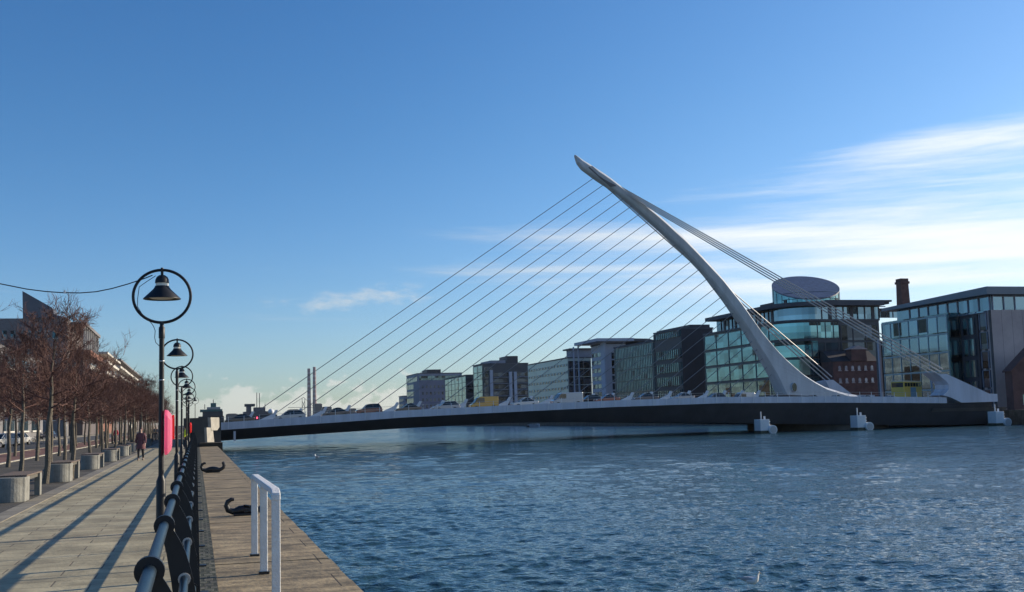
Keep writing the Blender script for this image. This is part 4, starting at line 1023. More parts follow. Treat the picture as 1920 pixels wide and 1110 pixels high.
l0 = lamps[0].location; lifebuoy_case(l0.x+0.058, l0.y, 1.65, M_pink, 'bright pink lifebuoy case fixed to the nearest lamp post')
l1 = lamps[1].location; lifebuoy_case(l1.x-0.075, l1.y, 1.72, M_redp, 'dark red lifebuoy case half hidden behind the pink one', -1)
l4 = lamps[4].location; lifebuoy_case(l4.x+0.075, l4.y, 1.6, M_redp, 'small far red lifebuoy case on the fifth lamp post')

# dangling cables on the nearest lamp: the loose supply wires and the span wire to the trees
wire = [PY(x_, y_, 20.3+0.01*i_) for i_, (x_, y_) in enumerate([(286,516),(270,522.5),(240,532.5),(210,541),(180,547),(150,549.3),(115,548.6),(85,546.5),(50,542),(25,537),(0,532),(-50,519),(-110,500)])]
tag(MB().tube(wire, 0.0095, 6).build('span_wire', M_black), 'thin dark wire sagging from the nearest lamp ring to the trees on the left', 'wire')
p = PY(121, 548, 20.35)
t = empty('wire_tag', (p.x, p.y, p.z), 0, 'tiny white plastic tie hanging on the sagging wire', 'cable tie')
MB().box(-0.015, 0.015, -0.01, 0.01, -0.02, 0.03).build('tie', M_white, t)
lw = [PY(x_, y_, 20.25) for x_, y_ in [(292,517),(275,528),(261,538),(258,560),(258,575),(266,588),(276,598),(284,606),(288,612),(291,620),(290,633),(292,642),(299,649)]]
tag(MB().tube(lw, 0.006, 5).build('loose_cable', M_black), 'loose thin cable looping down the nearest lamp ring onto its post', 'cable')

# railing
RX = -0.20; RH = 1.15
def make_rail():
    t = empty('quay_railing', (0, 0, 0), 0, 'black railing with curved flat posts and three pipe rails along the quay edge', 'railing')
    Y0_, Y1_ = -3.0, 96.0
    for x_, z_, r_ in ((RX, RH-0.035, 0.030), (-0.075, 0.77, 0.027), (-0.03, 0.39, 0.027)):
        pts = [(x_+0.002*sin(k*1.7), Y0_+(Y1_-Y0_)*k/60, z_) for k in range(61)]
        MB().tube(pts, r_, 14).build('rail', M_rail, t, smooth=True)
    # flat post profile in the XZ plane
    prof_out = []; prof_in = []
    for z, xo, wd in ((0, .04, .12), (.27, .03, .12), (.5, .018, .118), (.66, 0, .115), (.77, -.02, .11), (.86, -.043, .105), (.94, -.068, .095), (1.0, -.095, .085), (1.06, -.128, .07), (1.1, -.155, .06), (1.13, -.175, .04)):
        prof_out.append((xo, z)); prof_in.append((xo-wd*(1.25 if z < 1.05 else 1), z))
    post_pts = prof_out + prof_in[::-1]
    b = MB(); n = len(prof_out)
    for y_ in (-0.011, 0.011): pass
    base = len(b.v)
    for (xo, zo), (xi, zi) in zip(prof_out, prof_in):
        b.v += [(xo, -0.011, zo), (xi, -0.011, zi), (xi, 0.011, zi), (xo, 0.011, zo)]
    for k in range(n-1):
        for e in range(4):
            e2 = (e+1) % 4; b.face((base+k*4+e, base+k*4+e2, base+(k+1)*4+e2, base+(k+1)*4+e))
    b.face((base, base+1, base+2, base+3)); kk = base+(n-1)*4; b.face((kk, kk+1, kk+2, kk+3))
    pm = b.build('post', M_black, t)
    cm = MB().tube([(RX, -0.028, RH-0.035), (RX, 0.028, RH-0.035)], 0.066, 20).build('collar', M_black, pm, smooth=True)
    jm = MB().tube([(RX, 0.16, RH-0.035), (RX, 0.20, RH-0.035)], 0.036, 14).build('rail_joint', M_steel, pm, smooth=True)
    c2 = MB().tube([(-0.075, -0.03, 0.77), (-0.075, 0.03, 0.77)], 0.04, 14).build('collar', M_steel, pm, smooth=True)
    c3 = MB().tube([(-0.03, -0.03, 0.39), (-0.03, 0.03, 0.39)], 0.04, 14).build('collar', M_black, pm, smooth=True)
    bp = MB().box(-0.09, 0.12, -0.07, 0.07, 0.003, 0.022).build('foot_plate', M_black, pm)
    pm.location = (0, 0.55, 0)
    k = 0; y_ = 3.0
    while y_ < 96:
        c = pm.copy(); COL.objects.link(c); c.parent = t; c.location = (0, y_, 0)
        for ch in (cm, jm, c2, c3, bp):
            if ch is jm and (k % 2) and y_ > 12: continue
            d = ch.copy(); COL.objects.link(d); d.parent = c
        y_ += 2.42; k += 1
make_rail()

# white ladder guard frame: three posts joined by a bevelled top bar
def ladder_frame():
    f0 = PZ(477, 889, 1.08); f1 = PZ(517, 917, 1.08); 
    t = empty('ladder_guard', (f0.x, f0.y, 0), 0, 'white painted steel guard frame with three square posts at the quay edge', 'guard rail')
    L_ = f1.y-f0.y; DX = f1.x-f0.x; n = 0.042
    def pt(s): return (DX*s, L_*s)
    for s in (0.0, 0.5, 1.0):
        x_, y_ = pt(s); MB().box(x_-n, x_+n, y_-n, y_+n, 0.0, 1.045 if s in (0, 1) else 1.02).build('post', M_fpaint, t, bevel=0.008)
        MB().box(x_-0.06, x_+0.06, y_-0.06, y_+0.06, 0.0, 0.03).build('foot', M_iron, t)
    rings = []
    for s, z in ((0.0, 1.0), (0.012, 1.04), (0.04, 1.055), (0.96, 1.055), (0.988, 1.04), (1.0, 1.0)):
        x_, y_ = pt(s); y_ = y_ + (0.05 if s < 0.01 else 0) - (0.05 if s > 0.99 else 0)
        rings.append([(x_-n-0.003, y_, z-0.035), (x_+n+0.003, y_, z-0.035), (x_+n+0.003, y_, z+0.03), (x_-n-0.003, y_, z+0.03)])
    MB().loft(rings).build('top_bar', M_fpaint, t, bevel=0.01)
ladder_frame()

def horned_cleat(px0, px1, py, lab, flip=1):
    a = PZ(px0, py, 0); b_ = PZ(px1, py, 0); w = b_.x-a.x; cx = (a.x+b_.x)/2
    t = empty('mooring_cleat', (cx, a.y, 0), 0, lab, 'mooring cleat', 'black horned mooring cleats on the quay')
    s = w/0.8*flip; sa = abs(s)
    body = [(-0.20, 0.085), (-0.12, 0.11), (0.0, 0.12), (0.12, 0.10), (0.2, 0.08)]
    MB().tube([(x_*s, 0, z_*sa) for x_, z_ in body], [0.07*sa, 0.085*sa, 0.09*sa, 0.085*sa, 0.07*sa], 12).build('body', M_iron, t, smooth=True)
    h1 = [(-0.16, 0.09), (-0.25, 0.085), (-0.34, 0.12), (-0.375, 0.20), (-0.35, 0.285), (-0.28, 0.325), (-0.225, 0.32)]
    MB().tube([(x_*s, 0, z_*sa) for x_, z_ in h1], [0.065*sa, 0.062*sa, 0.058*sa, 0.052*sa, 0.046*sa, 0.038*sa, 0.028*sa], 12).build('horn', M_iron, t, smooth=True)
    h2 = [(0.16, 0.09), (0.26, 0.10), (0.34, 0.15), (0.37, 0.23), (0.355, 0.30), (0.31, 0.34)]
    MB().tube([(x_*s, 0, z_*sa) for x_, z_ in h2], [0.065*sa, 0.062*sa, 0.058*sa, 0.055*sa, 0.06*sa, 0.04*sa], 12).build('horn', M_iron, t, smooth=True)
    MB().box(-0.24*sa, 0.24*sa, -0.13, 0.13, 0.006, 0.045).build('base_plate', M_iron, t, bevel=0.01)
    ch = [(0.05*s+0.09*sin(k*2.1), -0.05+0.03*cos(k*1.7), 0.07+0.015*(k % 2)+0.1*(1 if 3 < k < 7 else 0)) for k in range(11)]
    MB().tube(ch, 0.024, 8).build('shackle', M_iron, t, smooth=True)
    return t
horned_cleat(422, 502, 968, 'black two horned mooring cleat behind the white guard frame')
horned_cleat(376, 423, 887, 'black two horned mooring cleat, the farther one, with a sunlit right horn')

# ------------------------------------------------------------------ concrete benches
def make_bench():
    t = empty('concrete_bench', (0, 0, 0))
    # drum-fronted end block: round towards the camera side, flat on the right
    pts = [(0.36, 0.55), (0.36, -0.26)]
    for k in range(13):
        a = -pi/2*1.0 + 0.35 - k*(pi-0.35)/12 if False else (-0.35*pi/2) - k*(pi*0.80)/12
        pts.append((0.36*cos(a)*1.0, -0.12+0.34*sin(a)))
    pts.append((-0.36, 0.55))
    MB().extrude_xy(pts, 0.0, 0.60).build('end_block', M_bench, t, bevel=0.012)
    MB().box(0.22, 0.36, 2.55, 2.9, 0.0, 0.60).build('leg', M_bench, t, bevel=0.01)
    MB().box(-0.36, -0.22, 2.55, 2.9, 0.0, 0.60).build('leg', M_bench, t, bevel=0.01)
    s = MB()
    for k in range(6): s.box(-0.36+k*0.122, -0.25+k*0.122, 0.0, 2.95, 0.604, 0.645)
    s.build('seat', M_wood, t)
    MB().box(-0.3, 0.3, 0.56, 2.54, 0.5, 0.6).build('beam', M_concd, t)
    return t
bench0 = make_bench()
blab = ['nearest concrete bench with dark timber seat, at the left edge', 'second concrete bench from the left edge, beside a tree trunk', 'third concrete bench along the path', 'fourth concrete bench along the path, its end in deep shade', 'fifth concrete bench along the path, before the walking person', 'sixth concrete bench, behind the walking person', 'seventh concrete bench, small beyond the walking person', 'eighth and farthest concrete bench by the path']
for k, yb in enumerate((30.9, 41.4, 52.8, 64.0, 75.2, 87, 99, 111)):
    o = bench0 if k == 0 else copy_thing(bench0)
    o.location = (-4.42, yb, 0.0); tag(o, blab[k], 'bench', 'concrete benches along the promenade')

# ------------------------------------------------------------------ bare trees
def make_tree(seed, height=5.6, clear=2.2, spread=2.2, dens=1.08):
    rnd = random.Random(seed)
    t = empty('bare_tree', (0, 0, 0))
    lean = rnd.uniform(-0.12, 0.12); ln2 = rnd.uniform(-0.12, 0.12)
    axis = [Vector((lean*(k/8)**1.5 + 0.03*sin(k*1.3+seed), ln2*(k/8)**1.5 + 0.03*cos(k*1.9+seed), height*0.80*k/8)) for k in range(9)]
    rr = [0.105, 0.088, 0.082, 0.075, 0.064, 0.05, 0.036, 0.022, 0.012]
    MB().tube(axis, rr, 8).build('trunk', M_bark, t, smooth=True)
    br = MB(); tw = MB()
    def pos(z):
        f = z/(height*0.80)*8; i = min(7, int(f)); return axis[i].lerp(axis[i+1], f-i)
    def branch(p, d, L_, r, lev):
        n = 4 if lev < 2 else 3; pts = [p]; cur = p; dd = d.copy()
        for k in range(n):
            dd = (dd + Vector((rnd.gauss(0, .16), rnd.gauss(0, .16), rnd.gauss(0.07, .12)))).normalized()
            cur = cur + dd*(L_/n); pts.append(cur)
        tgt = br if lev < 1 else tw
        tgt.tube(pts, [r*(1-0.75*k/n) for k in range(n+1)], 5 if lev == 0 else 3, False)
        if lev >= 3: return
        nb = (8, 6, 5)[lev]
        for k in range(int(nb*dens)):
            f = rnd.uniform(0.22, 1.0); i = min(n-1, int(f*n)); q = pts[i].lerp(pts[i+1], f*n-i)
            ax = dd.orthogonal().normalized(); ax.rotate(Matrix.Rotation(rnd.uniform(0, 2*pi), 3, dd))
            nd = (dd*rnd.uniform(0.5, 1.0) + ax*rnd.uniform(0.55, 1.0) + Vector((0, 0, rnd.uniform(-0.12, 0.35)))).normalized()
            branch(q, nd, L_*rnd.uniform(0.38, 0.62), max(0.006, r*0.5), lev+1)
    nl = 17
    for k in range(nl):
        f = k/(nl-1); z = clear + (height*0.78-clear)*f**1.05
        a = k*2.4 + rnd.uniform(-.4, .4); up = 0.15 + 0.85*f
        L_ = spread*(1.0-0.62*f)*rnd.uniform(0.75, 1.08)*(0.75 if f < 0.1 else 1)
        branch(pos(z), Vector((cos(a), sin(a), up)).normalized(), L_, 0.030*(1-0.5*f), 0)
    for k in range(4): branch(axis[8]-Vector((0, 0, 0.05)), Vector((rnd.gauss(0, .3), rnd.gauss(0, .3), 1)).normalized(), height*0.17, 0.014, 1)
    o1 = br.build('branches', M_twig, t, recalc=False); o2 = tw.build('twigs', M_twig, t, recalc=False)
    return t
protos = [make_tree(11), make_tree(23, 5.9, 2.35, 2.3), make_tree(37, 5.3, 2.15, 2.1), make_tree(51, 5.7, 2.25, 2.25)]
tree_spots = []
for x_, y_ in [(-4.72, 40.4), (-6.75, 49.9), (-8.75, 60.1), (-8.7, 70.4), (-6.5, 63.1), (-8.7, 81.1), (-6.5, 77.5), (-4.25, 43.6), (-6.6, 92.5), (-6.4, 105), (-7.6, 37.2)]: tree_spots.append((x_, y_))
rt = random.Random(5)
y_ = 56.5
for X_, ys, st in ((-6.5, 56.5, 7.1), (-8.8, 91, 8.5), (-11.8, 66, 9.5)):
    yy_ = ys
    while yy_ < 190:
        if all((abs(yy_-b)+abs(X_-a)) > 2.6 for a, b in tree_spots): tree_spots.append((X_+rt.uniform(-.25, .25), yy_+rt.uniform(-.6, .6)))
        yy_ += st
for X_ in (-5.0,):
    for yy_ in (88, 100, 112, 122, 132, 142, 153, 165, 178): tree_spots.append((X_, yy_))
for X_, yy_ in ((-25.5, 92), (-25.5, 104), (-25.5, 116), (-25.5, 130), (-25.5, 145), (-25.5, 162), (-17.5, 120), (-17, 150)): tree_spots.append((X_, yy_))
tree_spots.sort(key=lambda s: s[1])
def tree_label(k, x, y):
    base = ['bare reddish tree', 'bare brown twigged tree', 'leafless tree with dark trunk', 'leafless young street tree'][k % 4]
    row = 'in the row next to the path' if x > -5.6 else 'in the second row from the path' if x > -7.8 else 'in the third row from the path' if x > -10 else 'beside the cycle lane' if x > -13 else 'across the road'
    cls = lambda q: 0 if q > -5.6 else 1 if q > -7.8 else 2 if q > -10 else 3 if q > -13 else 4
    rk = sum(1 for (a, b) in tree_spots if b < y and cls(a) == cls(x)) 
    o_ = ['nearest', 'second nearest', 'third nearest', 'fourth nearest', 'fifth nearest', 'sixth nearest', 'seventh nearest', 'eighth nearest', 'ninth nearest', 'tenth nearest', 'eleventh nearest', 'twelfth nearest', 'thirteenth nearest', 'fourteenth nearest', 'fifteenth nearest', 'sixteenth nearest', 'seventeenth nearest', 'eighteenth nearest', 'nineteenth nearest', 'twentieth nearest']
    return '%s, %s %s' % (base, o_[min(rk, 19)], row)
used = set()
for k, (x_, y_) in enumerate(tree_spots):
    pi_ = k % 4; src = protos[pi_]
    if pi_ in used: o = copy_thing(src)
    else: o = src; used.add(pi_)
    o.location = (x_, y_, 0); o.rotation_euler = (rt.uniform(-.02, .02), rt.uniform(-.02, .02), rt.uniform(0, 6.28))
    s = rt.uniform(0.92, 1.06)
    if (x_, y_) == (-7.6, 37.2): s = 1.17
    if y_ > 85: s *= 1.08
    if x_ < -15: s = 1.3
    o.scale = (s, s, s)
    tag(o, tree_label(k, x_, y_), 'tree', 'bare trees planted along the promenade')

# tall pale light columns by the road
def column(x_, y_, lab):
    t = empty('light_column', (x_, y_, 0), 0, lab, 'light column', 'tall pale light columns by the road')
    MB().lathe([(0.13, 0), (0.13, 1.2), (0.09, 1.25), (0.07, 9.7)], n=10).build('shaft', N_wht, t, smooth=True)
    MB().tube([(0, 0, 9.6), (-0.5, 0, 9.9), (-1.2, 0, 9.95)], 0.04, 6).build('arm', N_wht, t)
    MB().box(-1.7, -1.1, -0.12, 0.12, 9.9, 10.02).build('lantern', M_steel, t)
for (x_, y_, lab) in ((-13.3, 83, 'tall white light column, nearest by the road on the left'), (-13.3, 130, 'tall white light column seen through the middle trees'), (-13.3, 178, 'tall white light column, farthest along the road')): column(x_, y_, lab)
t = empty('road_sign', (PZ(11, 842, 0).x, PZ(11, 842, 0).y, 0), 0, 'small white sign board on a pole above the white car', 'sign')
MB().tube([(0, 0, 0), (0, 0, 3.4)], 0.04, 6).build('pole', M_steel, t); MB().box(-0.14, 0.14, -0.05, -0.041, 2.7, 3.35).build('board', M_white, t)

# ------------------------------------------------------------------ vehicles
def paint(name, col): return mat('paint_'+name, col, 0.28, metal=0.2, spec=0.6, coat=0.6)
def car_mesh(col, kind, L_=4.35, W_=1.76, H_=1.46):
    t = empty('car', (0, 0, 0))
    l = L_/2; w = W_/2; p_ = paint(col[0], col[1])
    if kind == 'van':
        H_ = 1.95; prof = [(-l, 0.35), (-l+0.02, 0.85), (-l+0.55, 1.02), (-l+1.25, H_-0.08), (-l+1.5, H_), (l-0.08, H_), (l, H_-0.12), (l, 0.35)]
        cab = [(-l+0.72, 1.08), (-l+1.28, H_-0.18), (-l+2.1, H_-0.18), (-l+2.1, 1.08)]
    elif kind == 'estate':
        prof = [(-l, 0.35), (-l, 0.68), (-l+0.25, 0.82), (-l+1.15, 0.93), (l-0.06, 0.95), (l, 0.7), (l, 0.35)]
        cab = [(-l+1.05, 0.92), (-l+1.75, H_-0.05), (-l+2.1, H_), (l-0.65, H_-0.03), (l-0.18, 0.94)]
    elif kind == 'suv':
        H_ = 1.68; prof = [(-l, 0.4), (-l, 0.85), (-l+0.2, 0.98), (-l+1.1, 1.06), (l-0.05, 1.08), (l, 0.8), (l, 0.4)]
        cab = [(-l+0.98, 1.05), (-l+1.6, H_-0.06), (-l+2.0, H_), (l-0.45, H_-0.04), (l-0.10, 1.07)]
    else:
        prof = [(-l, 0.35), (-l, 0.62), (-l+0.2, 0.78), (-l+1.15, 0.90), (l-0.75, 0.95), (l-0.05, 0.9), (l, 0.7), (l, 0.35)]
        cab = [(-l+1.05, 0.89), (-l+1.85, H_-0.06), (-l+2.2, H_), (l-1.35, H_-0.04), (l-0.55, 0.94)]
    # body: chamfered towards the sides
    def ring(pr, y, s): 
        cx = 0; cz = 0.6
        return [(cx+(a-cx)*s, y, cz+(b-cz)*s) for a, b in pr]
    MB().loft([ring(prof, -w, 0.965), ring(prof, -w+0.1, 1.0), ring(prof, w-0.1, 1.0), ring(prof, w, 0.965)]).build('body', p_, t, bevel=0.02)
    if kind == 'van':
        for s in (-1, 1): MB().extrude_xz(cab, s*(w*0.995+0.012), s*(w*0.93)).build('side_window', M_cglass, t)
        MB().prism([(-l+0.60, -w*0.8, 1.07), (-l+1.22, -w*0.8, H_-0.15), (-l+1.22, w*0.8, H_-0.15), (-l+0.60, w*0.8, 1.07)], [(-l+0.54, -w*0.8, 1.09), (-l+1.16, -w*0.8, H_-0.13), (-l+1.16, w*0.8, H_-0.13), (-l+0.54, w*0.8, 1.09)]).build('windscreen', M_cglass, t)
    else:
        b = MB(); top = max(z for x, z in cab)
        def cr(y_in, frac): return [(x, y_in*(1 if z < 1.1 else frac), z) for x, z in cab]
        b.prism(cr(-w+0.09, 0.80), cr(w-0.09, 0.80)); cbn = b.build('cabin', M_cglass, t)
        # roof panel and pillars in body colour
        hi = [(x, z) for x, z in cab if z > 1.1]; r = MB()
        xs0, xs1 = hi[0][0], hi[-1][0]; wt = (w-0.09)*0.80
        r.prism([(xs0, -wt-0.004, hi[0][1]+0.005), (hi[1][0], -wt-0.004, hi[1][1]+0.005), (xs1, -wt-0.004, hi[-1][1]+0.005), (xs1, wt+0.004, hi[-1][1]+0.005), (hi[1][0], wt+0.004, hi[1][1]+0.005), (xs0, wt+0.004, hi[0][1]+0.005)],
                [(xs0, -wt, hi[0][1]+0.03), (hi[1][0], -wt, hi[1][1]+0.03), (xs1, -wt, hi[-1][1]+0.03), (xs1, wt, hi[-1][1]+0.03), (hi[1][0], wt, hi[1][1]+0.03), (xs0, wt, hi[0][1]+0.03)])
        r.build('roof', p_, t)
        pl = MB(); yb = w-0.09
        for s in (-1, 1):
            for (xa, za), (xb, zb) in ((cab[0], cab[1]), (cab[-1], cab[-2]), (((cab[0][0]+cab[-1][0])/2+0.1, cab[0][1]), ((cab[0][0]+cab[-1][0])/2+0.1, hi[0][1]+0.02))):
                pl.tube([(xa, s*(yb+0.005), za), (xb, s*(wt+0.01), zb)], 0.035, 5)
        pl.build('pillars', p_, t)
    for x_ in (-l+0.82, l-0.82):
        for s in (-1, 1):
            wh = MB().tube([(x_, s*(w-0.20), 0.31), (x_, s*(w+0.012), 0.31)], 0.31, 16).build('wheel', M_tyre, t)
            MB().tube([(x_, s*(w-0.18), 0.31), (x_, s*(w+0.02), 0.31)], 0.19, 12).build('rim', M_rim, wh)
    for s in (-1, 1):
        MB().box(-l-0.01, -l+0.12, s*w*0.55, s*w*0.9, 0.60, 0.74).build('headlight', M_lampglass, t)
        MB().box(l-0.1, l+0.012, s*w*0.6, s*w*0.92, 0.68, 0.85).build('tail_light', mat('tail_light', (0.5, 0.01, 0.01), 0.3), t)
    for s in (-1, 1): MB().box(cab[0][0]+0.12, cab[0][0]+0.28, s*(w+0.01), s*(w+0.14), cab[0][1]+0.02, cab[0][1]+0.14).build('mirror', p_, t)
    return t
CARS = [  # left px, right px, kind, colour, lane offset, label
 (421,478,'saloon',('blk',(0.02,0.022,0.028)),0,'dark saloon at the left end of the bridge, brake light on'),
 (514,573,'estate',('silv',(0.40,0.42,0.44)),0,'silver estate car on the bridge left of the chimneys'),
 (603,655,'saloon',('navy',(0.025,0.03,0.045)),0,'low dark saloon on the bridge right of the chimneys'),
 (668,715,'suv',('mar',(0.10,0.02,0.022)),0,'dark red off-roader on the bridge'),
 (741,788,'saloon',('blk2',(0.022,0.026,0.034)),0,'black saloon on the bridge in front of the far office block'),
 (811,861,'estate',('slv2',(0.30,0.33,0.37)),0,'grey blue estate car on the bridge'),
 (881,933,'van',('yel',(0.50,0.27,0.03)),1,'yellow orange taxi van on the bridge'),
 (959,1008,'saloon',('wht',(0.5,0.52,0.54)),0,'pale silver saloon behind the yellow van'),
 (1034,1091,'van',('wvan',(0.30,0.36,0.42)),0,'long pale blue van on the middle of the bridge'),
 (1093,1116,'estate',('blk3',(0.02,0.02,0.025)),1,'small black hatchback right behind the pale van'),
 (1120,1156,'saloon',('red2',(0.16,0.02,0.02)),0,'dark red saloon below the roofed tower'),
 (1187,1232,'saloon',('nav2',(0.02,0.03,0.06)),0,'navy saloon in front of the finned office'),
 (1260,1298,'saloon',('slv3',(0.32,0.34,0.37)),0,'silver saloon in front of the banded office'),
 (1322,1357,'estate',('blu',(0.10,0.13,0.18)),0,'slate blue estate car left of the pylon'),
 (1374,1411,'van',('wv2',(0.5,0.53,0.56)),1,'white van directly left of the pylon foot'),
 (1428,1466,'saloon',('gry',(0.16,0.17,0.19)),0,'grey saloon in front of the pylon foot'),
 (1502,1540,'saloon',('drk',(0.03,0.035,0.05)),0,'dark saloon just right of the oval doorway'),
 (1548,1582,'saloon',('dgr',(0.07,0.08,0.10)),0,'charcoal saloon where the pylon meets the deck'),
 (1600,1640,'saloon',('slv4',(0.35,0.37,0.40)),0,'silver saloon before the solid brick reflection'),
 (1650,1684,'saloon',('wh5',(0.42,0.44,0.48)),0,'pale saloon left of the yellow bus'),
]
NOSE = 1
for x0, x1, kind, col, lane, lab in CARS:
    Y_ = BY+3.4+3.2*lane
    pa, pb = PY(x0, 760, Y_), PY(x1, 760, Y_); xc = (pa.x+pb.x)/2; L_ = max(3.7, min(5.3, pb.x-pa.x))
    t = car_mesh(col, kind, L_)
    z0 = deck_z(xc); sl_ = (deck_z(xc+1.5)-deck_z(xc-1.5))/3
    t.name = 'car' if kind != 'van' else 'van'
    t.location = (xc, Y_, z0-0.02 if xc < 70 else z0+max(-0.75, -0.02-(xc-70)*0.05)); t.rotation_euler = (0, -math.atan(sl_), 0)
    tag(t, lab, 'van' if kind == 'van' else 'car', 'vehicles queuing across the bridge')
# brake light glowing on the first car
bl = PY(479, 784.5, BY+2.4)
M_brake = mat('lit_brake_light', (0.8, 0.05, 0.1), 0.4); M_brake.node_tree.nodes['Principled BSDF'].inputs['Emission Color'].default_value = (1, 0.08, 0.15, 1); M_brake.node_tree.nodes['Principled BSDF'].inputs['Emission Strength'].default_value = 2.5
first = [o for o in COL.objects if o.get('label') == CARS[0][5]][0]
bo = MB().box(2.25, 2.42, -0.80, -0.5, 0.66, 0.92).build('brake_light', M_brake, first)
# double decker bus
def bus():
    Y_ = BF+6; a = PY(1684, 735, Y_); b_ = PY(1717, 735, Y_); zt = PY(1700, 716, Y_).z; base = 0.95
    cx = (a.x+b_.x)/2; H = zt-base+0.25; l = 2.9
    t = empty('double_decker_bus', (a.x+3.9, Y_+2.9, base), rad(36), 'yellow double decker bus with pale roof and dark upper windows at the south end', 'bus')
    M_by = mat('bus_yellow', (0.58, 0.42, 0.07), 0.35, coat=0.4); M_bc = mat('bus_cream', (0.62, 0.54, 0.36), 0.4); M_bb = mat('bus_blue', (0.12, 0.25, 0.35), 0.4)
    L2 = 4.9; w = 1.27
    MB().box(-L2, L2, -w, w, 0.35, H-0.25).build('body', M_by, t, bevel=0.08)
    MB().box(-L2+0.03, L2-0.03, -w+0.03, w-0.03, H-0.247, H).build('roof', M_bc, t, bevel=0.06)
    for s in (-1, 1):
        for k in range(6):
            x_ = -L2+0.45+k*1.52; MB().box(x_, x_+1.3, s*(w+0.012), s*(w-0.05), H-1.15, H-0.42).build('window', M_cglass, t)
            MB().box(x_, x_+1.3, s*(w+0.012), s*(w-0.05), 1.25, 2.05).build('window', M_cglass, t)
        for x_ in (-L2+1.5, L2-2.2):
            wh = MB().tube([(x_, s*(w-0.25), 0.45), (x_, s*(w+0.01), 0.45)], 0.45, 16).build('wheel', M_tyre, t)
        MB().box(-1.5, 1.6, s*(w+0.014), s*(w-0.02), 2.12, H-1.3).build('side_panel', M_bb, t)
    for s in (-1, 1):
        MB().box(s*(L2+0.012), s*(L2-0.05), -w+0.15, w-0.15, H-1.25, H-0.4).build('end_window', M_cglass, t)
        MB().box(s*(L2+0.012), s*(L2-0.05), -w+0.15, w-0.15, 1.0, 2.1).build('end_window', M_cglass, t)
bus()
# cars on the north road
for (px_, py_, rz, lab, kind, col) in ((2, 839, rad(62), 'white hatchback at the left edge on the road', 'estate', ('whl', (0.62, 0.62, 0.58))),
        (33, 834, rad(75), 'white saloon parked just beyond the hatchback, cut by a trunk', 'saloon', ('whs', (0.68, 0.68, 0.66))),
        (91, 823, rad(80), 'small navy car far along the road', 'estate', ('nvs', (0.02, 0.03, 0.07)))):
    p = PZ(px_, py_, 0); t = car_mesh(col, kind, 4.2); t.location = (p.x, p.y, -0.03); t.rotation_euler = (0, 0, rz); tag(t, lab, 'car', 'cars on the road behind the trees')

